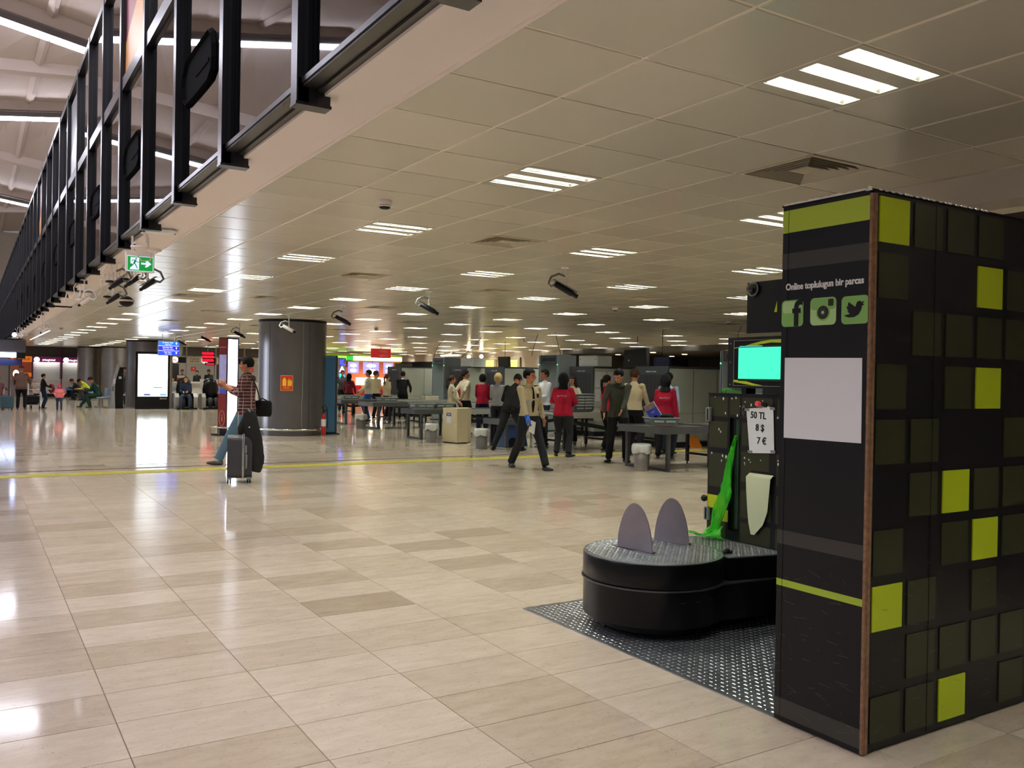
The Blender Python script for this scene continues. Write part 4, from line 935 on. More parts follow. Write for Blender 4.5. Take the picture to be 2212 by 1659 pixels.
bb = thing('blue_crate', 'open blue crate on legs behind the bending man', 'crate', (11.0, 18.1, 0))
MB().box(0, .5, 0, .4, .72, .86).build('tub', mat('crate_blue', (30, 74, 140), .5), bb); MB().box(-.02, .52, -.02, .42, .85, .875).build('rim', mat('crate_rim', (80, 130, 190), .5), bb); MB().box(.02, .06, .02, .06, 0, .72).box(.44, .48, .02, .06, 0, .72).box(.02, .06, .34, .38, 0, .72).box(.44, .48, .34, .38, 0, .72).build('leg', M_legs, bb)
bv = thing('blue_barrel', 'blue wheeled casing under the table behind the bending man', 'container', (10.3, 16.6, 0))
MB().prism([(-.3, .02), (.3, .02), (.2, .55), (-.15, .6)], 'y', -.2, .2).build('body', mat('casing_blue', (36, 62, 110), .5), bv); MB().tube([(-.1, -.22, .12), (-.1, -.2, .12)], .10, 16).build('wheel', M_black, bv)
# waste bins with plastic liners
def bin_(x, y, r, h, label, metal=False):
    t = thing('waste_bin', label, 'bin', (x, y, 0), group=None)
    MB().lathe([(r*.82, 0), (r*.84, .01), (r, h), (r*.97, h), (r*.8, .02)], 0, 0, 24).build('bucket', M_steel if metal else mat('bin_grey', (110, 110, 110), .5), t)
    v = []; n = 40
    rr = random.Random(int(x*100))
    for j, (q, z) in enumerate(((.95, h-.02), (1.02, h+.015), (1.10, h-.02), (1.16, h-.09), (1.13, h-.135))):
        for i in range(n):
            a = 2*math.pi*i/n; w_ = 1+(.05*math.sin(a*5+x)+.03*rr.uniform(-1, 1))*(j > 1); v.append((r*q*w_*math.cos(a), r*q*w_*math.sin(a), z+(.018*math.sin(a*4+y)+.012*rr.uniform(-1, 1))*(j > 2)))
    MB().add(v, [(j*n+i, j*n+(i+1) % n, (j+1)*n+(i+1) % n, (j+1)*n+i) for j in range(4) for i in range(n)], 0, True).build('liner', mat('bin_liner', (214, 216, 214), .35, alpha=.93), t)
bin_(9.68, 11.42, .148, .44, 'steel mesh waste bin with white liner under the nearest table', True)
bin_(9.35, 16.3, .14, .42, 'grey waste bin with white liner right of the cream lectern')
bin_(9.22, 18.4, .14, .42, 'grey waste bin with white liner left of the cream lectern')
bin_(9.62, 23.75, .155, .40, 'grey waste bin with clear liner at the table in front of the beige uniforms')
bin_(9.62, 26.35, .155, .42, 'grey waste bin with clear liner nearest the blue column')
# cream lectern
lc = thing('lectern', 'cream wooden stand with a small blue and white sticker, between two bins', 'stand', (9.42, 17.75, 0))
poly = [(.02, .52), (.13, .03), (.42, .06), (.68, .35), (.66, .55)]
MB().prism(poly, 'z', .02, .79).build('body', mat('cream_board', (206, 194, 158), .5, var=.04), lc); MB().prism([(x*1.02-.004, y*1.02-.004) for x, y in poly], 'z', .79, .81).build('top', mat('cream_board', (0, 0, 0)), lc); MB().prism([(x*.97+.01, y*.97+.01) for x, y in poly], 'z', 0, .02).build('base', M_black, lc)
u = Vector((.11, -.49)).normalized(); Mx = Matrix.Translation((.072-.003, .28, .62)) @ Matrix((Vector((u.x, u.y, 0)), Z, Vector((u.y, -u.x, 0)))).transposed().to_4x4()
for nm, bx, m in (('sticker', (-.11, .05, -.16, .0, 0, .002), M_paper), ('sticker_band', (-.11, .05, -.0, .075, 0, .002), mat('sticker_blue', (40, 50, 140), .5))):
    o = MB().box(*bx).build(nm, m, lc); o.data.transform(Mx)
text('TAV', .066, M_white, lc, Mx @ Matrix.Translation((-.03, .036, .003)))
# screens and cables hanging over the lanes
tv = thing('hanging_screen', 'black hanging screen seen from behind above the scanner on the right', 'screen', (17.6, 20.6, 1.95)); MB().prism([(0, 0), (1.15, 0), (1.1, .52), (.05, .58)], 'x', 0, .12).build('casing', M_black, tv); MB().box(.05, .064, .52, .534, .5, .94).build('pole', M_black, tv); MB().ball((-.01, .85, .2), .03).build('plug', M_mgrey, tv)
t2 = thing('hanging_screen', 'small blue-backed screen right of the black hanging screen', 'screen', (15.8, 17.6, 1.89)); MB().box(0, .08, 0, .62, 0, .28).build('casing', mat('screen_back_blue', (22, 26, 72), .4), t2); MB().box(.03, .042, .3, .312, .28, 1.0).build('pole', M_black, t2)
t3 = thing('hanging_screen', 'dark screen in front of the yellow-lit window', 'screen', (17.0, 27.7, 1.95)); MB().prism([(0, 0), (.75, 0), (.78, .38), (.04, .38)], 'x', 0, .1).build('casing', M_black, t3); MB().box(.04, .054, .33, .344, .36, .94).build('pole', M_black, t3)
def cable(pts, label): tag(MB().tube(pts, .009, 6).build('cable', M_black), label, 'cable')
cable([(14.6, 22.1, ZC), (14.55, 22.2, 2.6), (14.5, 22.3, 2.22)], 'left of two cables dropping from the ceiling to the scanner'); cable([(14.6, 21.2, ZC), (14.62, 21.1, 2.6), (14.6, 20.9, 2.22)], 'right of two cables dropping from the ceiling to the scanner')
cable([(14.5, 28.1, ZC), (14.3, 28.2, 2.6), (14.2, 28.3, 2.2)], 'long thin cable dropping to the left metal detector'); cable([(14.8, 25.9, ZC), (14.6, 26.3, 2.5), (14.4, 26.6, 2.2)], 'thin cable dropping beside the white equipment box')
oc = thing('wet_floor_sign', 'orange folding floor sign by the scanner on the right', 'sign', (14.35, 15.0, 0)); MB().prism([(-.04, 0), (.02, 0), (.24, .30), (.20, .30)], 'x', -.16, .16).build('front_board', mat('sign_orange', (206, 116, 36), .5), oc); MB().prism([(.38, 0), (.42, 0), (.24, .30), (.21, .30)], 'x', -.15, .15).build('rear_board', mat('sign_orange', (0, 0, 0)), oc)
# ================================================================== STEEL COLUMNS
def column(cx, cy, rx, ry, label, m=M_steeld):
    t = thing('column', label, 'column', (cx, cy, 0))
    MB().lathe([(1, .0), (1, .10)], 0, 0, 64, sx=rx*.985, sy=ry*.985).build('base', M_steeld, t)
    MB().lathe([(1, .10), (1, 2.83)], 0, 0, 64, sx=rx, sy=ry).build('shaft', m, t)
    MB().lathe([(1, 2.83), (1, ZC+.05)], 0, 0, 64, sx=rx*1.01, sy=ry*1.01).build('shadow_gap', M_black, t)
    return t
c0 = column(7.02, 21.98, .84, .80, 'broad dark steel column behind the man in plaid')
rg = MB(); n = 60
rg.tube([(.93*math.cos(2*math.pi*i/n), .89*math.sin(2*math.pi*i/n), .155) for i in range(n+1)], .028, 8); rg.build('guard_ring', M_chrome, c0)
for i in range(8): a = 2*math.pi*(i+.4)/8; MB().tube([(.83*math.cos(a), .79*math.sin(a), .155), (.93*math.cos(a), .89*math.sin(a), .155)], .012, 6).build('ring_bracket', M_chrome, c0)
ca = math.atan2(-6.3, -1.0); 
def cp(deg, off=0):
    a = math.atan2(-21.98, -7.02)+math.radians(deg); return Vector(((.84+off)*math.cos(a), (.80+off)*math.sin(a), 0))
q = cp(18, .012); MB().tube([q+Z*2.83, q+Z*1.0, q+cp(16, .02)*.0+Z*.75+Vector((-.02, .0, 0)), q+Z*.16], .011, 6).build('cable', M_mgrey, c0)
for dg in (30, -40, 90): q = cp(dg, .001); MB().tube([q+Z*.12, q+Z*2.8], .004, 4).build('seam', M_black, c0)
sg = thing('fire_sign', 'red and yellow fire extinguisher sign on the broad steel column', 'sign', Vector((7.02, 21.98, 1.31))+cp(-8, .006))
a_ = math.atan2(-21.98, -7.02)+math.radians(-8); nrm = Vector((math.cos(a_), math.sin(a_), 0)); rt = Z.cross(nrm)
Fm = Matrix((rt, Z, nrm)).transposed().to_4x4()
M_sr = mat('sign_red', (206, 44, 36), .5); M_sy = mat('sign_yellow', (244, 200, 50), .5)
for nm, poly, m, t0, t1 in (('plate', [(-.15, -.19), (.15, -.19), (.15, .19), (-.15, .19)], M_sy, 0, .004), ('field', [(-.14, -.18), (.14, -.18), (.14, .18), (-.14, .18)], M_sr, .004, .006), ('extinguisher_symbol', [(-.10, -.07), (-.01, -.07), (-.01, .08), (-.035, .11), (-.035, .13), (-.075, .13), (-.075, .11), (-.10, .08)], M_sy, .006, .008), ('flame_symbol', [(.02, -.07), (.12, -.07), (.13, .02), (.10, .10), (.08, .04), (.06, .13), (.035, .05), (.02, .08)], M_sy, .006, .008)):
    o = MB().prism(poly, 'z', t0, t1).build(nm, m, sg); o.data.transform(Fm)
text('YANGIN', .04, M_sy, sg, Fm @ Matrix.Translation((0, -.105, .007))); text('SONDURUCU', .03, M_sy, sg, Fm @ Matrix.Translation((0, -.145, .007)))
c1 = column(6.75, 41.2, .95, .85, 'dark steel column behind the lit advertising screen'); 
column(5.80, 54.9, .62, .6, 'leftmost of the far steel columns beside the white counters', M_steel); column(6.95, 53.4, .72, .66, 'far steel column nearer to the advertising screen', M_steel)
bl = thing('blue_pillar', 'slim blue-grey pillar right behind the broad steel column', 'pillar', (7.95, 21.75, 0))
MB().bbox(-.28, .1, -.17, .17, .03, 2.03, .03).build('shaft', mat('pillar_blue', (54, 92, 124), .3, .3), bl); MB().bbox(.095, .14, -.16, .16, .03, 2.03, .01).build('edge_profile', M_xdark, bl); MB().box(-.3, .2, -.19, .19, 0, .03).build('base', M_black, bl)
fe = thing('fire_extinguisher', 'red fire extinguisher with black hose between the steel column and the blue pillar', 'fire extinguisher', (7.56, 21.12, 0))
MB().lathe([(.055, 0), (.06, .02), (.06, .46), (.04, .53), (.022, .56)], 0, 0, 20).build('cylinder', mat('extinguisher_red', (150, 20, 26), .3, coat=.4), fe); MB().lathe([(.0615, .24), (.0615, .42)], 0, 0, 20).build('label', M_paper, fe)
MB().tube([(0, 0, .56), (0, 0, .64)], .02, 8).box(-.01, .09, -.012, .012, .62, .65).build('valve', M_black, fe); MB().tube([(0, 0, .6), (-.04, -.02, .74), (.03, -.02, .79), (.07, -.04, .70), (.085, -.05, .45), (.08, -.05, .2)], .013, 8).build('hose', M_black, fe)
# information totem with guard rail
it = thing('information_totem', 'tall red information totem with bright white lit side', 'totem', (5.21, 22.10, 0))
A_, B_, C_ = Vector((0, 0, 0)), Vector((.15, -.235, 0)), Vector((.49, .0, 0)); D_ = C_-B_
def quadbox(p, q, r_, z0, z1): s_ = p+(r_-q); return MB().add([(*v.xy, z) for z in (z0, z1) for v in (p, q, r_, s_)], [(3, 2, 1, 0), (4, 5, 6, 7), (0, 1, 5, 4), (1, 2, 6, 5), (2, 3, 7, 6), (3, 0, 4, 7)])
quadbox(A_, B_, C_, .0, 2.40).build('body', mat('totem_edge', (26, 22, 34), .4), it)
u = (B_-A_).normalized(); v_ = (C_-B_).normalized(); nb = Vector((u.y, -u.x, 0)); nb = nb if nb.y < 0 else -nb; nv = Vector((v_.y, -v_.x, 0)); nv = nv if nv.y < 0 else -nv
La, Lb = (B_-A_).length, (C_-B_).length
MA = Matrix.Translation(A_) @ Matrix((u, Z, nb)).transposed().to_4x4(); MBm = Matrix.Translation(B_) @ Matrix((v_, Z, nv)).transposed().to_4x4()
def tp(M_, x0, x1, z0, z1, m, nm, t0=0, t1=.004): o = MB().box(x0, x1, z0, z1, t0, t1).build(nm, m, it); o.data.transform(M_); return o
M_tred = mat('totem_red', (124, 34, 36), .35, coat=.4)
tp(MA, .01, La-.01, .17, 2.38, M_tred, 'red_panel'); tp(MA, .03, La-.02, 1.02, 1.98, mat('map_panel', (150, 150, 190), .3, emit=(150, 150, 200), es=.5, var=.2, vs=9), 'map_panel', .004, .007); tp(MA, .05, La-.02, 1.02, 1.25, em('map_blue', (70, 90, 190), .6), 'map_blue', .007, .009)
text('INFORMATION', .03, M_white, it, MA @ Matrix.Translation((La/2, 2.16, .006)))
tag_i = text('i', .24, mat('totem_gold', (214, 160, 140), .5), it, MA @ Matrix.Translation((La/2, .42, .006)))
o = MB().tube([(La/2+.085*math.cos(t*.2618), .42+.19*math.sin(t*.2618), .006) for t in range(25)], .007, 5).build('emblem_ring', mat('totem_gold', (0, 0, 0)), it); o.data.transform(MA)
tp(MBm, .03, Lb-.05, .06, 2.36, em('totem_light', (232, 240, 255), 7.5), 'lit_side')
for i, ch in enumerate('INFORMATION'): text(ch, .07, mat('pale_letter', (190, 200, 220), .5), it, MBm @ Matrix.Translation((Lb/2, 2.2-.14*i, .0045)))
rl = thing('guard_rail', 'low chrome guard rail around the foot of the information totem', 'rail', (5.21, 22.10, 0))
cn = [A_+(A_-B_)*.0-v_*.12-u*.10, B_-v_*.12+u*.14, C_+v_*.14+u*.14]; cn.append(cn[0]+(cn[2]-cn[1]))
P_ = [c+Z*.20 for c in cn]; MB().tube(P_+[P_[0]], .022, 8).build('top_rail', M_chrome, rl)
MB().add([(*c.xy, z) for z in (0, .035) for c in cn], [(3, 2, 1, 0), (4, 5, 6, 7), (0, 1, 5, 4), (1, 2, 6, 5), (2, 3, 7, 6), (3, 0, 4, 7)]).build('base_plate', M_black, rl)
for c in cn+[(cn[0]+cn[1])/2]: MB().tube([c+Z*.03, c+Z*.2], .011, 6).build('post', M_chrome, rl)
# suitcase and coat
sc = thing('suitcase', 'dark grey hard-shell suitcase standing behind the plaid man', 'suitcase', (3.24, 12.46, 0), -.25)
b = MB(); 
def shellbox(b, x0, x1, y0, y1, z0, z1, r=.05):
    n = 6; pr = []
    for cy, cz, a0 in ((y1-r, z1-r, 0), (y0+r, z1-r, 90), (y0+r, z0+r, 180), (y1-r, z0+r, 270)):
        for i in range(n+1): a = math.radians(a0+90*i/n); pr.append((cy+r*math.cos(a), cz+r*math.sin(a)))
    return b.prism(pr, 'x', x0, x1, 0, True)
shellbox(MB(), -.16, .035, -.19, .19, .07, .655, .06).build('shell', mat('case_shell', (58, 58, 64), .45, bump=.2, bs=90), sc)
shellbox(MB(), .065, .17, -.19, .19, .07, .655, .06).build('shell', mat('case_shell2', (48, 48, 52), .45), sc)
for x in (.035, .055): shellbox(MB(), x, x+.012, -.196, .196, .064, .661, .06).build('frame_band', M_mgrey, sc)
for i in range(7): MB().box(-.155+.026*i, -.147+.026*i, -.193, -.19, .12, .60).build('shell_rib', mat('case_shell', (0, 0, 0)), sc)
MB().bbox(.075, .10, -.205, -.19, .42, .53, .006).build('lock', M_mgrey, sc); MB().tube([(.09, -.20, .40), (.095, -.22, .39), (.095, -.22, .22), (.09, -.20, .21)], .012, 6).build('side_handle', M_mgrey, sc)
for x, y in ((-.13, -.15), (.13, -.15), (-.13, .15), (.13, .15)):
    b = MB().box(x-.03, x+.03, y-.03, y+.03, .055, .085); b.tube([(x-.024, y, .03), (x-.006, y, .03)], .03, 14, 1).tube([(x+.006, y, .03), (x+.024, y, .03)], .03, 14, 1); b.build('wheel', [M_mgrey, M_black], sc)
MB().tube([(-.02, .10, .65), (-.02, .10, .98), (.08, .10, .98), (.08, .10, .65)], .009, 6).build('telescopic_handle', M_mgrey, sc)
ct = thing('coat', 'black coat draped over the suitcase handle', 'coat', (3.345, 12.36, 0), -.25)
b = MB(); rr = random.Random(3)
secs = [(1.02, -.03, .04, .05), (.99, -.01, .085, .07), (.90, .01, .10, .08), (.78, .035, .10, .085), (.62, .06, .115, .085), (.45, .085, .115, .08), (.30, .10, .105, .07), (.20, .10, .085, .06), (.15, .09, .07, .05)]
b.tube([(x, -.04, z) for z, x, _, _ in secs], [(a, c) for _, _, a, c in secs], 18, ref=(1, 0, 0))
b.tube([(-.05, -.02, .90), (-.11, -.03, .76), (-.12, -.03, .67)], [(.05, .05), (.05, .05), (.035, .04)], 10)
b.tube([(.12, -.05, .5), (.16, -.06, .36), (.16, -.06, .26)], [(.05, .05), (.055, .05), (.045, .04)], 10)
o = remesh(b, .012, 'cloth', [mat('coat_black', (14, 14, 16), .8, bump=.6, bs=18)], ct, 2); 
MB().ball((.0, -.135, .78), .010).build('button', M_white, ct); MB().tube([(-.02, -.09, 1.03), (.0, -.10, 1.0), (.02, -.09, .96)], .012, 6).build('hood_lining', M_mgrey, ct)
# ================================================================== LUGGAGE WRAPPING MACHINE (right foreground)
M_navy = mat('kiosk_vinyl_black', (15, 15, 19), .34, 0, .32, bump=.05, bs=300)
M_olive = mat('vinyl_olive', (46, 48, 28), .36, 0, .32)
M_stripe = mat('vinyl_grey_olive', (52, 50, 46), .35)
M_lime = mat('vinyl_lime', (186, 204, 34), .42, 0, .4)
M_lime2 = mat('vinyl_lime_strip', (166, 188, 56), .42, 0, .4)
M_ply = mat('bare_chipboard', (134, 100, 76), .8, var=.25, vs=40)
M_scr = mat('scratch_white', (96, 96, 96), .6)
M_edge = mat('peeled_white_edge', (224, 224, 220), .6)
bk = thing('kiosk_panel', 'tall black panel tower with lime squares and social media icons, nearest object on the right', 'kiosk', (3.11, 2.262, 0))
MB().box(0.012, 1.75, 0.004, .46, .012, 2.31).box(.03, 1.7, .03, .43, 0, .012).build('body', M_navy, bk)
MB().box(-.002, .012, 0, .012, .01, 2.30).box(.012, .03, -.0025, .004, .01, 2.30).build('chipped_edge', M_ply, bk)
MB().box(-.004, 1.75, -.004, .464, 2.31, 2.316).build('top_trim', M_black, bk)
# left face (normal -x): cladding board and printed bands; local y: 0 near edge .. .46 far edge
cl = MB().box(0, .012, .012, .46, .01, 2.31).build('cladding_board', M_navy, bk)
def lface(y0, y1, z0, z1, m, name='printed_band', t=.0012): return MB().box(-t, 0, y0, y1, z0, z1).build(name, m, bk)
lface(.013, .46, 2.192, 2.292, M_lime2); lface(.013, .46, 2.03, 2.1, M_stripe); lface(.013, .46, .80, .862, M_stripe)
lface(.013, .46, .612, .642, M_lime2); lface(.013, .46, .03, .11, M_stripe); lface(.427, .429, .02, 2.29, M_black, 'board_seam', .0018)
text('Online toplulugun bir parcas', .0405, M_white, bk, MX(-.0015, .235, 1.948), bold=.0011, sx=.865)
M_icon = mat('icon_green', (128, 178, 92), .4, emit=(128, 178, 92), es=.0); M_icon2 = mat('icon_pale', (172, 208, 140), .4)
def rrect(y0, y1, z0, z1, r=.02, n=5):
    p = []
    for cy, cz, a0 in ((y1-r, z1-r, 0), (y0+r, z1-r, 90), (y0+r, z0+r, 180), (y1-r, z0+r, 270)):
        for i in range(n+1):
            a = math.radians(a0+90*i/n); p.append((cy+r*math.cos(a), cz+r*math.sin(a)))
    return p
def Pf(poly, m, t0, t1, name): return MB().prism(poly, 'x', t0, t1).build(name, m, bk)
# icon 1: f
Pf(rrect(.338, .458, 1.772, 1.89), M_icon, -.002, 0, 'icon_tile'); Pf(rrect(.345, .451, 1.832, 1.884, .014), M_icon2, -.0024, -.002, 'icon_sheen')
text('f', .158, M_black, bk, MX(-.0035, .374, 1.824), bold=.004)
# icon 2: camera
Pf(rrect(.167, .300, 1.772, 1.89), M_icon2, -.002, 0, 'icon_tile'); Pf(rrect(.169, .298, 1.838, 1.888, .016), M_icon, -.0025, -.002, 'icon_band')
Pf(rrect(.180, .207, 1.852, 1.882, .006), M_olive, -.0032, -.0025, 'icon_viewfinder')
for r, m, t in ((.036, M_icon, -.0032), (.029, M_olive, -.0038), (.016, M_stripe, -.0044), (.007, M_icon2, -.005)):
    Pf([(.2325+r*math.cos(a*math.pi/12), 1.826+r*math.sin(a*math.pi/12)) for a in range(24)], m, t, -.002, 'icon_lens')
# icon 3: bird
Pf(rrect(.009, .140, 1.77, 1.887), M_icon, -.002, 0, 'icon_tile')
bird = [(-.052, -.022), (-.030, -.030), (-.004, -.030), (.018, -.020), (.030, -.002), (.034, .014), (.046, .022), (.036, .024), (.046, .034), (.034, .031), (.024, .036), (.012, .033), (.006, .022), (.004, .012), (-.010, .020), (-.030, .034), (-.034, .022), (-.030, .014), (-.040, .018), (-.036, .004), (-.028, -.002), (-.036, -.001), (-.028, -.012), (-.022, -.015), (-.036, -.018)]
Pf([(.0745-a, 1.828+b) for a, b in bird][::-1], M_black, -.0035, -.002, 'icon_bird')
# white poster (its code is left out)
Pf([(.032, 1.279), (.433, 1.276), (.435, 1.634), (.035, 1.629)], M_paper, -.0022, 0, 'white_poster')
# printed squares on the broad face (normal -y)
brt = {(1, 1), (4, 2), (4, 4), (3, 6), (4, 7), (1, 8), (3, 10)}
dim = {(2, 1), (3, 1), (4, 1), (1, 2), (5, 2), (6, 2), (2, 3), (3, 3), (4, 3), (5, 3), (1, 4), (3, 4), (6, 4), (1, 5), (2, 5), (5, 5), (6, 5), (2, 6), (4, 6), (5, 6), (1, 7), (3, 7), (5, 7), (6, 7), (2, 8), (4, 8), (6, 8), (2, 9), (3, 9), (4, 9), (5, 9), (1, 10), (2, 10), (5, 10), (6, 10), (7, 1), (7, 3), (7, 6), (7, 9)}
for (c, r) in sorted(brt | dim):
    x0 = 3.155-3.11+.2375*(c-1); z1 = 2.293-.2290*(r-1)
    if (c, r) in brt: MB().box(x0, x0+.198, -.0022, .004, z1-.186, z1).build('lime_square', M_lime, bk)
    else: MB().box(x0, x0+.198, -.0012, .004, z1-.186, z1).build('olive_square', M_olive, bk)
s = MB()
for z0, z1 in ((.02, .75), (.76, 1.55), (1.56, 2.3)): s.box(.43, .4325, -.0028, .0, z0, z1)
s.build('board_seam', M_black, bk)
sc_ = MB()
for i in range(46):
    z = .08+.62*random.random()**1.3; x = .03+1.3*random.random(); L = .01+.05*random.random(); a = random.uniform(-.5, .5)
    sc_.add([(x, -.0032, z), (x+L, -.0032, z+L*a), (x+L, -.0032, z+L*a+.0012), (x, -.0032, z+.0012)], [(0, 1, 2, 3)])
for i in range(60):
    z = .05+.66*random.random(); y = .02+.42*random.random(); L = .012+.06*random.random(); a = random.uniform(-1.5, 1.5)
    if random.random() < .4: L *= .3; a = 6
    sc_.add([(-.0022, y, z), (-.0022, y, z+.001), (-.0022, y+L, z+L*a*.3+.001), (-.0022, y+L, z+L*a*.3)], [(0, 1, 2, 3)])
o = sc_.build('scratches', M_scr, bk); o['kind'] = 'stuff'
tt = MB()
for i in range(26):
    y = .02+.43*i/26; h = .002+.005*random.random(); tt.box(-.006, .004, y, y+.018, 2.314, 2.316+h)
tt.prism([(0, 2.31), (.03, 2.31), (.018, 2.33), (.006, 2.326)], 'x', -.006, -.003)
for i in range(20): x = .03+.04*i+random.random()*.02; tt.box(x, x+.02, -.006, .002, 2.313, 2.318+.003*random.random())
tt.build('torn_film_edge', M_edge, bk)
# ---- tread plate on the floor
M_tread = mat('tread_plate', (158, 162, 168), .3, .8, .5, var=.25, vs=5)
def lugs(b, inside, x0, x1, y0, y1, z, pitch=.036, hgt=.0022, L=.019, W=.009):
    k = 0
    nx = int((x1-x0)/pitch); ny = int((y1-y0)/pitch)
    for i in range(nx):
        for j in range(ny):
            cx, cy = x0+pitch*(i+.5), y0+pitch*(j+.5)
            if not inside(cx, cy): continue
            d = (1, 0) if (i+j) % 2 else (0, 1)
            l, w_ = (L/2, W/2)
            u = Vector((d[0], d[1])); v = Vector((-d[1], d[0]))
            P = lambda a, c, h: (cx+u.x*a+v.x*c, cy+u.y*a+v.y*c, z+h)
            b.add([P(-l, -w_, 0), P(l, -w_, 0), P(l, w_, 0), P(-l, w_, 0), P(-l*.6, -w_*.25, hgt), P(l*.6, -w_*.25, hgt), P(l*.6, w_*.25, hgt), P(-l*.6, w_*.25, hgt)],
                  [(4, 5, 6, 7), (0, 1, 5, 4), (1, 2, 6, 5), (2, 3, 7, 6), (3, 0, 4, 7)])
    return b
pt = thing('floor_plate', 'grey steel tread plate lying on the floor under the wrapping machine', 'metal plate', (3.125, 2.73, 0))
MB().box(0, 2.2, 0, 2.13, 0, .006).build('plate', M_tread, pt)
o = lugs(MB(), lambda x, y: True, .02, 2.18, .02, 2.11, .006, pitch=.04, hgt=.003, L=.026, W=.013).build('raised_lugs', M_tread, pt); o['kind'] = 'stuff'
# ---- wrapping machine: turntable, arm platform, cabinet
wm = thing('wrapping_machine', 'black luggage wrapping machine with round turntable and control cabinet', 'machine', (3.65, 4.18, 0))
cx, cy = 3.65, 4.18
R = .432
def outline(r, off=0, n=40):
    # circle joined to the cabinet at x=4.39, y 3.62..4.47
    pts = []
    A0, A1 = math.radians(62), math.radians(-62+360)
    for i in range(n+1):
        a = A0+(A1-A0)*i/n; pts.append((r*math.cos(a), r*math.sin(a)))
    pts += [(.36, -.40+off*.2), (.74, -.44), (.74, .29), (.32, .345)]
    return pts
MB().prism(outline(R+.012), 'z', .30, .308, 0, True).build('rim_trim', mat('worn_rim', (90, 90, 92), .35, .6), wm)
MB().prism(outline(R), 'z', .085, .30, 0, True).build('lower_body', M_blackg, wm)
MB().prism([(x, y) for x, y in outline(.34)[:41]]+[(.60, -.3), (.60, .25)], 'z', .03, .085, 0, True).build('underframe', M_black, wm)
plat = [(.30, -.345), (.345, -.36), (.74, -.44), (.74, .29), (.32, .345)]
MB().prism(plat, 'z', .308, .445, 0).build('arm_housing', M_blackg, wm)
b = MB().prism(plat, 'z', .445, .452)
lugs(b, lambda x, y: (x*x+y*y) > (R+.02)**2 and y > -.33-.25*(x-.345) and y < .33-.13*(x-.32), .3, .735, -.44, .36, .452, pitch=.030, hgt=.003, L=.021, W=.010)
b.build('arm_tread_top', M_tread, wm)
MB().lathe([(R, .312), (R+.004, .32), (R+.004, .448), (R, .455)], 0, 0, 56).build('turntable_drum', M_blackg, wm)
b = MB().lathe([(R-.002, .455), (R-.002, .460)], 0, 0, 56)
lugs(b, lambda x, y: x*x+y*y < (R-.02)**2 and not (abs(x+.08) < .05 and abs(y-.07) < .2), -R, R, -R, R, .460, pitch=.030, hgt=.003, L=.021, W=.010)
b.build('turntable_tread', M_tread, wm)
b = MB()
for (a, c) in (((-.10, .05), (-.20, .20)), ((.33, .03), (.20, .10)), ((.24, .28), (.34, .02)), ((-.13, .22), (-.06, -.09))):
    p, q = Vector((*a, .4615)), Vector((*c, .4615)); d = (q-p).normalized().cross(Z)*.004; b.add([p-d, q-d, q+d, p+d], [(0, 1, 2, 3)])
b.build('slot', M_black, wm)
def fin(p, q, h, tilt):
    p = Vector((*p, .462)); q = Vector((*q, .462)); L = (q-p).length; u = (q-p)/L; nrm = u.cross(Z).normalized()
    N = 20; prof = []
    for i in range(N+1):
        t = -math.cos(math.pi*i/N); prof.append((L/2+t*L/2, h*math.sqrt(max(0, 1-t*t))**1.15))
    vs = []; th = .003
    for s_ in (-1, 1):
        for a, z in prof: vs.append(p+u*a+Z*z+nrm*(th*s_+tilt*z))
    n = N+1
    fs = [tuple(range(n))[::-1], tuple(range(n, 2*n))]+[(i, (i+1) % n, n+(i+1) % n, n+i) for i in range(n)]
    bb = MB().add(vs, fs)
    o_ = p+nrm*-.045
    bb.add([p-nrm*.04, q-nrm*.04, q, p, p-nrm*.04+Z*.004, q-nrm*.04+Z*.004, q+Z*.012, p+Z*.012], [(3, 2, 1, 0), (4, 5, 6, 7), (0, 1, 5, 4), (1, 2, 6, 5), (2, 3, 7, 6), (3, 0, 4, 7)])
    return bb
M_fin = mat('fin_aluminium', (150, 142, 150), .42, .8, var=.1, vs=6)
fin((-.116, .209), (-.073, -.077), .292, .0).build('guide_fin', M_fin, wm)
fin((.239, .264), (.323, .024), .292, .0).build('guide_fin', M_fin, wm)
for px, py in ((-.13, -.21), (.1, -.3), (-.3, .1)):
    b = MB(); b.tube([(px-.012, py, .028), (px+.012, py, .028)], .028, 14); b.box(px-.016, px+.016, py-.008, py+.008, .03, .085)
    b.build('castor', mat('castor_brown', (60, 48, 34), .6), wm)
b = MB().tube([(.345, -.26, .46), (.37, -.27, .475), (.40, -.25, .465)], .013, 8).tube([(.38, -.25, .46), (.40, -.28, .468)], .010, 8); b.build('hinge_bolt', M_black, wm)
b = MB()
for i, x in enumerate((-.17, -.10, -.03, .035)): a = math.radians(-110+14*i); r_ = R+.0015; b.add([(r_*math.cos(a), r_*math.sin(a), .236), (r_*math.cos(a+.09), r_*math.sin(a+.09), .236), (r_*math.cos(a+.09), r_*math.sin(a+.09), .2385), (r_*math.cos(a), r_*math.sin(a), .2385)], [(0, 1, 2, 3)])
b.build('scratches', M_scr, wm)
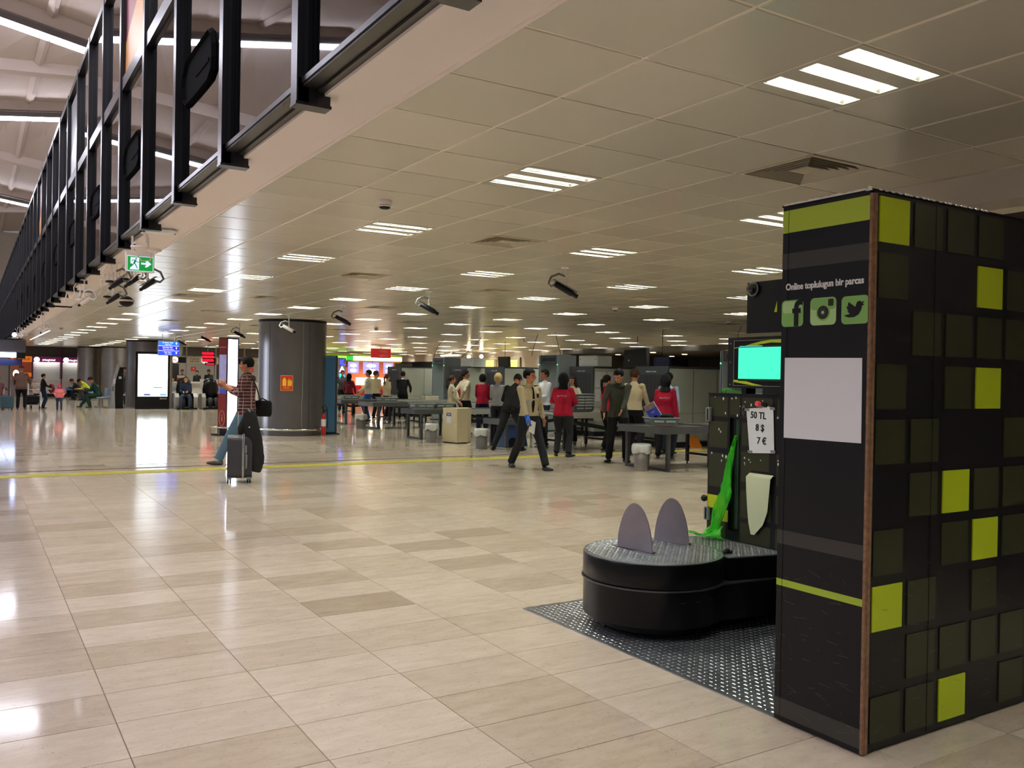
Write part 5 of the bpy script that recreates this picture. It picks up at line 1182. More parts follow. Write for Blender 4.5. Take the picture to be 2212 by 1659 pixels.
# ---- control cabinet (face at x=4.39, y 3.3..4.47, z .. 1.44)
cb = thing('control_cabinet', 'black and olive chequered control cabinet with price notice, behind the turntable', 'cabinet', (4.39, 3.30, 0))
c_b = MB().box(.02, .55, 0, 1.17, .02, 1.435).build('body', M_navy, cb)
MB().box(-.004, .56, -.004, 1.174, 1.435, 1.445).build('top_panel', M_black, cb)
fp = MB().box(0, .02, 0, .87, .45, 1.435).box(0, .02, .97, 1.17, .45, 1.435).box(0, .02, .87, .97, 1.28, 1.435).box(0, .02, .87, .97, .45, .52).build('front_panel', M_navy, cb)
for (y0, y1, z0, z1) in [(.99, 1.16, 1.285, 1.42), (.99, 1.16, 1.07, 1.25), (.99, 1.16, .80, 1.03), (.99, 1.16, .46, .6), (.60, .86, 1.285, 1.42), (.60, .86, 1.10, 1.25), (.62, .86, .86, 1.06), (.60, .86, .62, .80), (.60, .86, .46, .585), (.38, .56, .62, .80), (.38, .56, .46, .585), (.38, .56, .86, 1.06), (.38, .56, 1.285, 1.42), (.05, .34, 1.1, 1.25), (.05, .34, .62, .8), (.88, .97, 1.30, 1.42)]:
    MB().box(-.0012, 0, y0, y1, z0, z1).build('olive_square', M_olive, cb)
MB().box(-.002, 0, 1.0, 1.165, .65, .74).box(-.0018, 0, .972, 1.06, .57, .65).build('lime_square', M_lime, cb)
MB().tube([(.045, .92, 1.27), (.045, .92, .53)], .03, 10).build('film_roll', mat('film_roll_dark_green', (22, 60, 34), .25, coat=.5), cb)
for z0, z1 in ((1.245, 1.345), (.56, .655)):
    b = MB().bbox(-.022, .03, 1.14, 1.185, z0, z1, .006).box(-.026, -.02, 1.155, 1.165, z0+.01, z1-.01, 1); b.build('latch', [M_mgrey, M_black], cb)
MB().ball((-.01, 1.19, .708), .024).build('knob', M_black, cb)
MB().tube([(-.0, .714, 1.383), (-.02, .714, 1.383)], .018, 14).ball((-.02, .714, 1.383), (.008, .018, .018)).build('stop_button', mat('button_red', (225, 70, 80), .35, emit=(225, 60, 70), es=.25), cb)
MB().tube([(0, .66, 1.378), (-.012, .66, 1.378)], .017, 12).tube([(0, .60, 1.372), (-.008, .60, 1.372)], .009, 12).build('switch', M_black, cb)
MB().ball((-.0, .845, 1.335), (.012, .021, .037)).build('sensor_window', mat('sensor', (18, 30, 36), .15, coat=.5), cb)
MB().prism(rrect(.585, .775, .912, .944, .015), 'x', -.0022, 0).build('paper_slot', M_black, cb)
MB().prism([(.58+.014*math.cos(a*.5236), .79+.014*math.sin(a*.5236)) for a in range(12)], 'x', -.0022, 0).build('screw_hole', M_black, cb)
b = MB()
for i in range(34):
    y = random.choice([.80, .86, .93, 1.02, 1.10, .55, .66]) + random.uniform(-.035, .035); z = random.choice([1.40, 1.36, 1.31, 1.18, 1.02, .98]) + random.uniform(-.02, .02)
    r = .004+.009*random.random()**2; 
    if 1.28 > z > .5 and .86 < y < .98: continue
    n = 6; b.prism([(y+r*random.uniform(.4, 1)*math.cos(6.283*k/n), z+1.5*r*random.uniform(.3, 1)*math.sin(6.283*k/n)) for k in range(n)], 'x', -.0026, -.001)
o = b.build('chipped_paint', M_edge, cb); o['kind'] = 'stuff'
nt_ = thing('price_notice', 'white price notice reading 50 TL, 8 $, 7 euro taped to the cabinet', 'notice', (4.386, 3.7, 1.2))
MB().prism([(.135, -.115-.015), (.385, -.13), (.425, .145), (.205, .165)][::-1] and [(.175, -.13), (.383, -.145), (.418, .147), (.19, .167)], 'x', -.003, -.001).build('paper', M_paper, nt_)
rot = Matrix.Rotation(math.radians(-1.5), 4, 'Z')
for s_, z, sz in (('50 TL', .105, .062), ('8 $', .025, .062), ('7 \u20ac', -.06, .062)):
    text(s_, sz, M_black, nt_, MX(-.0038, .292+.02*z/.1, z) @ rot, bold=.0009, sx=.9)
for y, z in ((.195, .155), (.41, .14), (.30, .163), (.185, -.12), (.378, -.135)): MB().box(-.005, -.0035, y-.02, y+.02, z-.008, z+.008).build('tape', M_mgrey, nt_)
# backing sheet strip hanging out of the slot
fl = thing('paper_strip', 'pale paper strip hanging from the slot of the cabinet', 'paper', (4.386, 3.9, .93))
prof = [(.004, -.01), (-.012, -.002), (-.02, -.03), (-.022, -.12), (-.02, -.24), (-.018, -.33), (-.016, -.405)]
wd = [(-.03, .17), (-.03, .17), (-.012, .195), (-.005, .188), (.008, .178), (.045, .168), (.118, .148)]
vs = [(x, y, z) for (x, z), (a, c) in zip(prof, wd) for y in (a, c)]; vs += [(x+.0015, y, z) for x, y, z in vs]; n = len(prof)
fs = [(2*i, 2*i+2, 2*i+3, 2*i+1) for i in range(n-1)]+[(2*n+2*i+1, 2*n+2*i+3, 2*n+2*i+2, 2*n+2*i) for i in range(n-1)]
sh = MB().add(vs, fs, 0, True).build('sheet', mat('pale_green_paper', (206, 212, 174), .7), fl)
# green stretch film hanging from the roll
M_film = mat('green_film', (70, 210, 40), .18, 0, .6, alpha=.7, coat=.5, emit=(60, 200, 30), es=.08)
gf = thing('stretch_film', 'bright green stretch film trailing from the cabinet onto the turntable', 'plastic film', (4.36, 4.2, .45))
def film(path, ws, n=22, seed=1):
    rr = random.Random(seed); v = []; f = []
    for i, ((px, py, pz), wv) in enumerate(zip(path, ws)):
        for k in range(n):
            t = k/(n-1)-.5
            v.append((px+.012*math.sin(k*1.9+i*.7)+.006*rr.uniform(-1, 1), py+wv*t+.003*rr.uniform(-1, 1), pz+.004*math.sin(k*1.3)+.003*rr.uniform(-1, 1)))
    for i in range(len(path)-1):
        for k in range(n-1): f.append((i*n+k, i*n+k+1, (i+1)*n+k+1, (i+1)*n+k))
    return MB().add(v, f, 0, True)
pa = []; ws = []
N = 18
for i in range(N):
    t = i/(N-1); pa.append((.035-.075*t, .015+.10*t+.01*math.sin(t*8), .71-.64*t)); ws.append(.012+.10*min(1, t*1.35)-.035*max(0, t-.72)/.28)
film(pa, ws).build('hanging_strand', M_film, gf)
pb = [(-.04, .115, .07), (-.06, .12, .045), (-.09, .14, .03), (-.11, .18, .026), (-.12, .23, .03), (-.11, .27, .036), (-.10, .30, .03)]
film(pb, [.09, .12, .13, .12, .09, .06, .05], 18, 4).build('crumpled_end', M_film, gf)
film([(-.02, .12, .09), (-.05, .14, .05), (-.07, .11, .02), (-.03, .06, .015)], [.1, .14, .15, .1], 16, 5).build('crumpled_end', M_film, gf)
# ---- monitor on the cabinet and beam above
mo = thing('monitor', 'black boxed monitor with a bright turquoise screen standing on the cabinet', 'monitor', (4.37, 3.35, 1.445))
MB().box(0, .13, 0, .93, .038, .375).build('casing', M_black, mo)
MB().box(-.004, 0, .05, .87, .055, .352).build('bezel_panel', M_blackg, mo)
b = MB().box(-.006, -.004, .05, .872, .352, .355).box(-.006, -.004, .05, .872, .052, .055).box(-.006, -.004, .869, .872, .052, .355); b.build('bezel_line', M_mgrey, mo)
MB().prism([(.45, .352), (.45, .33), (.55, .335), (.64, .325), (.70, .312), (.78, .31), (.87, .302), (.87, .306), (.78, .315), (.72, .33), (.63, .345), (.55, .352)], 'x', -.0062, -.004).prism([(.87, .078), (.87, .092), (.78, .09), (.70, .07), (.62, .057), (.70, .057)], 'x', -.0062, -.004).build('lime_swoosh', M_lime, mo)
MB().box(-.007, -.004, .30, .828, .085, .318).build('screen_frame', M_olive, mo)
MB().box(-.009, -.007, .32, .826, .099, .306).build('screen', em('screen_turquoise', (70, 255, 205), 1.15), mo)
MB().box(-.0102, -.009, .32, .822, .306, .314, 0).box(-.0102, -.009, .62, .815, .310, .316, 1).box(-.0102, -.009, .32, .822, .088, .096, 0).box(-.0102, -.009, .75, .822, .090, .096, 2).build('menu_bar', [mat('menu_dark', (6, 60, 40), .4), em('menu_cyan', (120, 255, 235), 1.2), mat('menu_blue', (20, 90, 120), .4)], mo)
for z in (.06, .21, .335): MB().tube([(0, .905, z), (-.003, .905, z)], .004, 8).build('screw', M_alu, mo)
MB().box(.02, .11, .78, .82, 0, .038).box(.0, .12, .45, .62, .0, .038).build('foot', M_black, mo)
gw = tag(film([(4.40, 4.34, 1.447), (4.37, 4.30, 1.475), (4.42, 4.26, 1.46), (4.45, 4.22, 1.449)], [.05, .04, .06, .08], 10, 9).build('film_scrap', M_film), 'small scrap of green film on the cabinet under the monitor', 'plastic film')
bm_ = thing('overhead_box', 'black box cantilevered from the panel tower above the monitor', 'box', (4.39, 2.73, 0))
MB().box(0, .40, 0, 1.405, 1.846, 2.182).build('body', M_navy, bm_)
MB().prism([(1.15, 1.975), (1.172, 1.975), (1.15, 2.045)], 'x', -.002, 0).build('lime_square', M_lime, bm_)
MB().box(.05, .3, .2, 1.1, 1.82, 1.846).build('underside_bracket', M_black, bm_)
dc = thing('dome_camera', 'small clear dome camera on the black overhead box', 'camera', (4.39, 4.075, 2.135))
MB().tube([(0, 0, 0), (-.014, 0, 0)], .046, 20).build('base', M_black, dc)
MB().tube([(-.012, 0, 0), (-.018, 0, 0)], .048, 24).build('ring', M_mgrey, dc)
MB().ball((-.018, 0, 0), (.04, .040, .040), 16).build('dome', mat('smoked_dome', (30, 28, 28), .08, coat=1, alpha=.75), dc)
MB().ball((-.03, 0, -.01), (.018, .02, .02), 10).build('lens', M_black, dc)
pillar_wire = MB().tube([(4.5, 4.1, 1.82), (4.55, 4.3, 1.83)], .003, 5)
an = tag(MB().tube([(4.43, 4.255, 1.80), (4.43, 4.245, 1.86), (4.44, 4.225, 1.90)], .0022, 5).build('wire', M_black), 'thin upright wire behind the monitor casing', 'wire')
# ================================================================== LIT SIGNS AND LEFT HALL
ad = thing('advertising_screen', 'tall black advertising light box glowing white', 'light box', (5.80, 38.6, 0))
MB().bbox(0, 1.33, 0, .35, 0, 2.36, .02).build('casing', M_blackg, ad); MB().box(.09, 1.24, -.006, 0, .52, 2.26).build('screen', em('ad_white', (236, 246, 255), 6.5), ad)
text('Bankasi', .09, M_white, ad, MY(1.08, -.008, .43))
for x, c in ((.32, (120, 130, 190)), (.95, (150, 200, 235))): MB().prism([(x, .55), (x+.26, .55), (x+.26, .63), (x, .63)], 'y', -.009, -.006).build('printed_tab', em('ad_tab_%d' % int(x*100), c, 1), ad)
MB().prism([(.70, .86), (1.02, .86), (1.05, .91), (.67, .91)], 'y', -.009, -.006).build('printed_tab', em('ad_ribbon', (110, 170, 190), 1.2), ad)
MB().box(.65, 1.02, -.008, -.006, 1.60, 1.615).build('printed_line', em('ad_line', (200, 200, 205), 1.4), ad)
hs = thing('hanging_sign', 'blue lit direction sign hanging in front of the advertising screen', 'sign', (5.69, 33.0, 2.12))
n = 10; arc = [(.74+.06*math.cos(math.radians(-90+180*i/n)), .26+.26*math.sin(math.radians(-90+180*i/n))) for i in range(n+1)]
MB().prism([(0, 0), (.72, 0)]+[(x+.04, z) for x, z in arc][1:-1]+[(.72, .52), (0, .52)], 'y', 0, .12).build('casing', M_mgrey, hs)
for z, c in ((.35, (20, 110, 235)), (.18, (10, 20, 215)), (.01, (16, 60, 220))): MB().box(.01, .70, -.006, 0, z, z+.16).build('lit_band', em('sign_band_%d' % int(z*100), c, 1.6), hs)
M_lw = em('sign_white', (235, 240, 255), 2.2)
for z in (.172, .342): MB().box(0, .70, -.008, 0, z-.004, z+.006).build('divider', M_lw, hs)
for z, s1, s2 in ((.43, 'Dis Hatlar Gidis', 'Departures'), (.26, 'Bilet Satis Ofisi', 'Ticket Sales Offices'), (.09, 'Kapi Gates', 'Cafe  Shops')):
    text(s1, .055, M_lw, hs, MY(.32, -.008, z+.03)); text(s2, .048, M_lw, hs, MY(.34, -.008, z-.035)); MB().tube([(.61, -.008, z-.03), (.61, -.008, z+.04)], .012, 5).tube([(.585, -.008, z+.01), (.61, -.008, z+.045), (.635, -.008, z+.01)], .009, 5).build('arrow', M_lw, hs)
for x in (.15, .6): MB().tube([(x, .06, .52), (x, .06, .77)], .01, 6).build('hanger', M_alu, hs)
sk = thing('self_service_kiosk', 'slim curved grey and black self-service kiosk left of the advertising screen', 'kiosk', (4.95, 39.2, 0))
cur = [(0, 0), (.04, .6), (.08, .95), (.16, 1.35), (.28, 1.83)]
MB().prism([(x, z) for x, z in cur]+[(.36, 1.86), (.22, 1.3), (.16, .95), (.16, .6), (.18, 0)], 'y', 0, .45).build('front_column', mat('kiosk_silver', (164, 168, 176), .35, .5), sk)
MB().prism([(.17, 0), (.16, .6), (.17, .95), (.23, 1.3), (.36, 1.7), (.48, 1.7), (.48, .05), (.55, 0)], 'y', .02, .43).build('rear_body', M_blackg, sk)
for z, c in ((1.35, (150, 150, 170)), (1.1, (210, 210, 220)), (.8, (100, 104, 120))): x = np.interp(z, [q[1] for q in cur], [q[0] for q in cur]); MB().box(x-.012, x+.06, -.006, 0, z-.09, z+.12).build('screen_unit', mat('ks%d' % int(z*10), c, .3), sk)
MB().box(.30, .40, -.004, .02, 1.22, 1.32).build('label', M_white, sk)
# column foot rail
# kiosk bulkhead with blue light on the far left
bh = thing('cafe_bulkhead', 'dark bulkhead with a glowing blue-white strip at the far left', 'bulkhead', (-2.5, 44.0, 0))
MB().box(0, 4.62, 0, 2.2, 2.30, ZC-.07).build('body', mat('bulkhead_grey', (88, 86, 96), .6), bh); MB().box(0, 4.25, -.02, .3, 2.06, 2.27).build('light_strip', em('strip_blue_white', (196, 214, 255), 9), bh); MB().box(4.25, 4.6, -.02, .3, 2.02, 2.28).build('end_cap', M_black, bh); MB().box(0, 4.5, .3, .5, 1.7, 2.0).build('dark_screen_row', mat('screen_row', (40, 44, 80), .4), bh)
MB().box(0, 3.7, .0, .8, .85, .98).box(0, 3.7, .05, .75, .0, .85).build('bar_counter', mat('bar_wood', (132, 96, 76), .5), bh); MB().box(0, 3.6, -.01, .0, .98, 1.22).build('display_glow', em('display_glow', (255, 238, 200), 2.2), bh)
lpc = thing('table_lamp', 'glowing lamp on the bar at the far left', 'lamp', (1.75, 43.9, .98)); MB().ball((0, 0, .36), (.12, .12, .18), 12).build('shade', em('warm_shade', (255, 236, 190), 2.5), lpc); MB().tube([(0, 0, 0), (0, 0, .2)], .03, 8).build('base', M_chrome, lpc)
pg = thing('ticket_counter', 'orange airline ticket counter at the far end of the hall', 'counter', (2.0, 57.0, 0))
MB().box(0, 1.06, 0, .3, 1.98, 2.30).build('sign_board', mat('orange_board', (226, 120, 34), .5, emit=(230, 120, 30), es=.7), pg); text('PEGASUS', .2, mat('sign_dark_red', (120, 30, 20), .5), pg, MY(.55, -.01, 2.14), bold=.004)
MB().box(.1, 1.06, .25, .32, .95, 1.98).build('glazed_front', mat('brown_booth', (140, 74, 44), .4, emit=(150, 70, 40), es=.25), pg); MB().box(0, 1.06, 0, .5, .0, .95).build('desk', mat('desk_grey', (150, 140, 134), .5), pg); MB().box(.60, 1.04, -.02, .0, 1.15, 1.36).build('small_sign', mat('orange_board', (0, 0, 0)), pg)
text('PEGASUS', .09, mat('sign_dark_red', (0, 0, 0)), pg, MY(.82, -.03, 1.25))
M_ptop = mat('plum_board', (104, 20, 74), .4, emit=(104, 20, 74), es=.5)
for i, x in enumerate((4.30-1.20, 4.60)):
    wd_ = 1.42 if i == 0 else 1.05
    t = thing('service_counter', ['left', 'right'][i]+' of the two white shuttered counters with plum sign boards', 'counter', (x, 57.0, 0))
    MB().box(0, wd_, 0, .35, 1.98, 2.28).build('sign_board', M_ptop, t); 
    MB().tube([(.2, -.01, 2.13), (.2, .02, 2.13)], .15, 20).build('round_logo', em('logo_white', (250, 245, 255), 2.4), t); text('qatarairways' if False else 'atlasglobal', .17, em('logo_white', (0, 0, 0), 1), t, MY(.2+(wd_-.2)/2, -.012, 2.12), sx=.95)
    MB().box(.04, wd_-.02, .2, .26, 1.02, 1.98).build('shutter', mat('shutter_white', (206, 208, 204), .5), t); MB().box(0, wd_, -.1, .35, .18, 1.02).build('desk', mat('desk_white', (240, 232, 228), .4), t); MB().box(0, wd_, -.05, .3, 0, .18).build('plinth', M_black, t)
    MB().box(.05, wd_-.05, -.02, .06, 1.955, 1.975).build('added_light_strip', em('added_light_strip', (255, 250, 244), 14), t)  # glowing strip added to brighten shutter and desk, no such fitting known
    for q in range(6): MB().box(.04, wd_-.02, .196, .2, 1.12+.14*q, 1.125+.14*q).build('shutter_slat', M_mgrey, t)
    MB().box(wd_-.07, wd_, 0, .3, 2.28, ZC).box(-.05, .02, -.01, .25, 1.02, 2.3).build('post', mat('plum_post', (110, 50, 90), .5), t)
ob = MB().box(2.0, 5.9, 57.2, 57.3, 2.30, ZC).build('trim_4', mat('dark_soffit', (70, 66, 62), .6)); tag(ob, kind='structure')
wb = thing('wheeled_bin', 'light blue wheeled bin in front of the white counters', 'bin', (4.72, 55.6, 0)); MB().bbox(0, .42, 0, .4, .42, .62, .02).build('lid', mat('bin_lid_blue', (96, 150, 214), .5), wb); MB().bbox(.03, .39, .02, .38, .05, .42, .02).build('body', NAVY, wb)
for x in (.06, .3): MB().tube([(x, .0, .04), (x+.05, .0, .04)], .04, 10).build('wheel', M_black, wb)
ws_ = thing('wet_floor_sign', 'yellow folding wet floor sign by the far steel column', 'sign', (5.30, 53.0, 0)); MB().prism([(0, 0), (.03, 0), (.2, .66), (.17, .66)], 'y', 0, .30).prism([(.34, 0), (.37, 0), (.2, .66), (.17, .66)], 'y', 0, .30).build('board', mat('sign_yellow2', (226, 190, 30), .5), ws_)
# seats, luggage at left
def bench(x, y, n, label, c):
    t = thing('bench_seat', label, 'seat', (x, y, 0)); m = mat('seat_'+str(c[0]), c, .5)
    for i in range(n):
        MB().bbox(.0, .46, .5*i+.01, .5*i+.48, .40, .45, .015).build('seat', m, t); MB().bbox(.42, .48, .5*i+.01, .5*i+.48, .45, .80, .015).build('backrest', m, t)
    MB().box(.2, .26, 0, .5*n, .36, .40).build('beam', M_alu, t)
    for q in (.1, .5*n-.15): MB().box(.0, .45, q, q+.04, 0, .03).box(.2, .26, q, q+.04, .03, .36).build('leg', M_alu, t)
    return t
bench(4.52, 40.0, 2, 'pale blue bench under the man in green jacket', (130, 160, 190)); bench(5.2, 49.4, 3, 'pale blue bench under the slumped man', (131, 160, 190)); 
bx = thing('bench_seat', 'blue seat between the kiosk and the dark column', 'seat', (5.95, 44.9, 0)); MB().bbox(0, .5, 0, .5, .38, .46, .02).bbox(.0, .5, .46, .52, .46, .85, .02).build('seat', mat('seat_130', (130, 160, 190), .5), bx); MB().box(.2, .3, .2, .3, 0, .38).build('leg', M_alu, bx)
def luggage(x, y, w_, d_, h_, m, label, handle=True, rz=0):
    t = thing('suitcase', label, 'suitcase', (x, y, 0), rz); MB().bbox(0, w_, 0, d_, .05, h_, .03).build('shell', m, t)
    for k in range(4): MB().box(w_*(.15+.2*k), w_*(.18+.2*k), -.005, 0, .1, h_-.05).build('rib', m, t)
    for a in (.04, w_-.08): MB().tube([(a, .04, .03), (a+.04, .04, .03)], .03, 10).tube([(a, d_-.04, .03), (a+.04, d_-.04, .03)], .03, 10).build('wheel', M_black, t)
    if handle: MB().tube([(w_*.25, d_-.03, h_), (w_*.35, d_, h_+.4), (w_*.75, d_, h_+.4), (w_*.75, d_-.03, h_)], .012, 6).build('handle', M_alu, t)
luggage(1.02, 38.3, .45, .28, .52, mat('teal_case', (44, 74, 84), .45), 'teal suitcase with raised silver handle at the lower left'); luggage(4.95, 39.75, .42, .3, .5, mat('silver_case', (130, 134, 138), .35, .4), 'silver suitcase beside the man in green jacket', False); luggage(7.6, 42.3, .46, .3, .62, mat('grey_case', (150, 150, 150), .4, .3), 'upright grey suitcase in front of the seated person in grey')
luggage(4.98, 50.7, .5, .4, .72, mat('brown_case', (44, 32, 30), .5), 'dark brown suitcase beside the slumped man', False)
tl = thing('luggage_trolley', 'luggage trolley with a dark bag pushed by the elderly man', 'trolley', (1.9, 39.3, 0)); MB().tube([(0, 0, 1.0), (0, .2, .15), (0, .9, .12)], .015, 6).tube([(.5, 0, 1.0), (.5, .2, .15), (.5, .9, .12)], .015, 6).tube([(0, 0, 1.0), (.5, 0, 1.0)], .02, 8).build('frame', M_chrome, tl); MB().box(-.0, .5, .2, .95, .13, .16).build('deck', M_mgrey, tl)
for x, y in ((.0, .1), (.5, .1), (.25, .9)): MB().tube([(x-.02, y, .06), (x+.02, y, .06)], .06, 12).build('wheel', M_black, tl)
tag(MB().bbox(1.9, 2.4, 39.55, 40.1, .17, .52, .06).build('travel_bag', CHAR), 'dark travel bag lying on the luggage trolley', 'bag')
dk = thing('display_shelf', 'small white display shelf behind the boy', 'shelf', (2.1, 41.5, 0)); 
for z in (.2, .45, .7, .9): MB().box(0, .5, 0, .3, z, z+.02).build('shelf', M_white, dk); MB().box(.05+.1*(z > .5), .2+.1*(z > .5), .05, .2, z+.02, z+.14).build('goods', mat('goods_brown', (170, 130, 100), .5), dk)
MB().box(0, .03, 0, .3, 0, .95).box(.47, .5, 0, .3, 0, .95).build('upright', M_white, dk)
# massage chairs
def massage(x, y, label):
    t = thing('massage_chair', label, 'armchair', (x, y, 0), group=None)
    MB().bbox(.12, .78, .15, .85, .10, .42, .06).build('seat', M_blackg, t); 
    b = MB(); b.ball((.45, .62, .82), (.33, .16, .50), 14).ball((.45, .70, 1.12), (.28, .13, .20), 12); b.build('backrest', M_blackg, t)
    for s_, a in ((0, .0), (1, .74)):
        pr = [(.12, .02), (.90, .02), (.92, .40), (.70, .62), (.25, .66), (.10, .50)]
        MB().prism(pr, 'x', a, a+.16, 0).build('armrest', mat('chair_silver', (176, 174, 172), .3, .5), t); MB().prism([(y_+.03*(y_ < .5), z_) for y_, z_ in pr], 'x', a+(.16 if s_ == 0 else -.01), a+(.17 if s_ == 0 else 0)).build('inner_pad', M_black, t)
    for a in (.22, .47): b = MB(); b.tube([(a+.10, .12, .46), (a+.10, .02, .30), (a+.10, -.02, .10)], [(.10, .07), (.11, .09), (.10, .08)], 12, ref=(1, 0, 0)); b.build('leg_rest', M_blackg, t)
    MB().box(.05, .85, -.08, .8, 0, .06).build('base', M_black, t)
massage(7.28, 38.10, 'black massage chair with the man in navy lying in it'); massage(8.34, 38.05, 'empty black massage chair left of the information totem')
# check-in desks
ck = thing('check_in_row', 'row of check-in desks with airline signs behind the massage chairs', 'check-in desk', (8.2, 48.6, 0))
M_signw = mat('sign_cream', (206, 196, 178), .5); M_booth = mat('booth_dark', (44, 40, 40), .5)
MB().box(0, 7.2, .0, .1, 2.42, ZC).build('soffit', mat('soffit_brown', (70, 64, 60), .6), ck); MB().box(0, 7.2, 3.4, 3.5, 0, 2.42).build('back_panel', mat('booth_light', (170, 166, 160), .6), ck)
for i in range(5):
    x = .55+1.52*i-.45
    MB().box(x+.0, x+1.05, -.06, 0, 2.04, 2.36).build('sign_board', M_signw, ck); text('TURKISH', .13, M_black, ck, MY(x+.38, -.065, 2.25)); text('AIRLINES', .13, M_black, ck, MY(x+.38, -.065, 2.12))
    MB().tube([(x+.9, -.07, 2.2), (x+.9, -.05, 2.2)], .165, 20).build('round_logo', em('logo_cream', (255, 244, 230), 1.6), ck); MB().tube([(x+.80, -.075, 2.16), (x+.88, -.075, 2.24), (x+.96, -.075, 2.18), (x+.90, -.075, 2.12)], .02, 5).build('bird_mark', mat('mark_orange', (226, 110, 50), .5), ck)
    MB().box(x+1.09, x+1.48, -.05, 0, 2.04, 2.34).build('display', M_black, ck)
    MB().box(x-.06, x+.0, -.05, .1, 0, ZC).build('post', mat('post_grey', (150, 146, 142), .5), ck)
    MB().box(x+.2, x+.46, -.03, 0, 1.62, 1.84).build('number_plate', mat('plate_red', (190, 34, 40), .5), ck); text(str(i+3), .16, M_white, ck, MY(x+.33, -.035, 1.73))
    if i % 2 == 0: MB().box(x+.1, x+1.3, .9, .95, 0, 2.0).build('dark_partition', M_booth, ck)
MB().box(0, 7.0, .5, .6, 2.5, 2.54).build('added_light_strip', em('added_light_strip', (0, 0, 0), 1), ck)  # unseen strip added behind the soffit to brighten the desks
MB().box(0, 6.4, -.3, .3, .95, 1.05).box(0, 6.4, -.2, .25, 0, .95).build('desk', mat('desk_white', (0, 0, 0)), ck)
MB().box(2.1, 4.2, -1.0, -.9, .70, 1.20).build('angled_panel', M_white, ck); MB().box(2.9, 3.5, -1.01, -1.0, .88, .95).build('red_line', mat('plate_red', (0, 0, 0)), ck); MB().box(2.2, 2.25, -1, -.95, 0, .7).box(4.1, 4.15, -1, -.95, 0, .7).build('panel_leg', M_alu, ck)
rd = thing('notice_stand', 'red and white notice stand behind the massage chair', 'sign', (9.1, 47.3, 0)); MB().box(0, .36, 0, .05, .9, 1.25).build('red_board', mat('plate_red', (0, 0, 0)), rd); MB().box(0, .36, 0, .05, 1.25, 1.38).build('white_header', M_white, rd); MB().box(.15, .2, 0, .05, 0, .9).build('post', M_alu, rd)
rs_ = thing('led_sign', 'red glowing three-line LED sign over the check-in desks', 'sign', (9.48, 43.4, 2.05)); MB().box(0, .52, 0, .06, 0, .50).build('casing', M_black, rs_)
for q in range(3): text('KONTUAR', .115, em('led_red', (255, 20, 50), 2.2), rs_, MY(.25, -.005, .41-.165*q), bold=.006); MB().box(.02, .50, -.002, 0, .34-.165*q, .48-.165*q).build('glow_line', em('led_red_dim', (220, 10, 40), .8), rs_)
text('CHECK-IN', .08, em('led_red', (0, 0, 0), 1), rs_, MY(.36, -.005, -.09), bold=.004); MB().box(.12, .6, 0, .04, -.15, -.03).build('lower_casing', M_black, rs_)
MB().tube([(.25, .03, .5), (.25, .03, .84)], .012, 6).build('hanger', M_alu, rs_)
# ================================================================== FOOD COURT (behind the lanes, left)
fc = thing('food_counter', 'brightly lit food counter with menu boards behind the maroon-clad woman', 'food counter', (17.2, 47.0, 0))
Lf = 4.3
MB().box(-1.2, Lf, .0, .12, 2.34, 2.75).build('fascia', mat('fascia', (150, 160, 60), .5), fc)
for a, b_, c, s_ in ((-1.2, 0.2, (190, 235, 60), 3.5), (.2, .9, (120, 230, 60), 3), (.9, 1.3, (30, 170, 60), 2), (1.3, Lf, (240, 255, 190), 6)): MB().box(a, b_, -.05, 0, 2.40, 2.62).build('neon_strip', em('neon_%d' % c[0], c, s_), fc)
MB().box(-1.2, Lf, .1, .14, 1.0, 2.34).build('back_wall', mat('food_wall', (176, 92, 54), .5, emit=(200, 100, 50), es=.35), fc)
for i, (a, wd_) in enumerate(((.95, .62), (1.85, .95), (3.1, .6))):
    MB().box(a, a+wd_, -.2, -.16, 1.66, 2.30).build('menu_board', em('menu_violet', (150, 140, 230), 2.0), fc); 
    for q in range(2): MB().ball((a+wd_/2, -.2, 1.82+.28*q), (wd_*.32, .01, .10), 12).build('menu_picture', em('menu_white', (255, 246, 250), 3.5), fc)
MB().box(3.85, 4.9, -.2, -.1, 1.68, 2.28).build('dark_menu', mat('dark_menu', (50, 54, 58), .3), fc)
MB().box(-.05, .9, -.2, -.15, 2.0, 2.33).build('sign_board', mat('sign_maroon', (100, 30, 24), .4), fc); text('SALATA', .24, mat('sign_tan', (210, 180, 150), .5), fc, MY(.42, -.21, 2.16), bold=.004)
MB().box(-1.0, -.2, -.2, -.15, 1.80, 2.28).build('dark_screen', M_black, fc); MB().ball((-.6, -.2, 2.04), (.24, .02, .2), 14).build('round_picture', em('cyan_white', (200, 240, 250), 2), fc)
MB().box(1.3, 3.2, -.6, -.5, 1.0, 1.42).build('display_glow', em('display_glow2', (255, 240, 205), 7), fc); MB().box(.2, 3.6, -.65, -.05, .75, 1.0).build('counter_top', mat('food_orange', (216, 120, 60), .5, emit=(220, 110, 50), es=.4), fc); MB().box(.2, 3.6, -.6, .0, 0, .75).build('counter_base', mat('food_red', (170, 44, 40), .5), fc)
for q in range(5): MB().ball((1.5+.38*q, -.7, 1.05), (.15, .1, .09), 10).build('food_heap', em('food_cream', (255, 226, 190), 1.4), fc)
for x in (2.25, 3.95): MB().ball((x, -.55, 1.62), (.14, .14, .11), 12).build('pendant_lamp', em('pendant', (255, 226, 190), 8), fc); MB().tube([(x, -.55, 1.7), (x, -.55, 2.4)], .01, 5).build('pendant_cord', M_black, fc)
nc = thing('neon_column', 'grey column with glowing coloured letters', 'sign column', (14.35, 38.3, 0)); MB().bbox(0, .40, 0, .3, .0, 2.33, .02).build('shaft', mat('neon_shaft', (150, 140, 148), .4), nc)
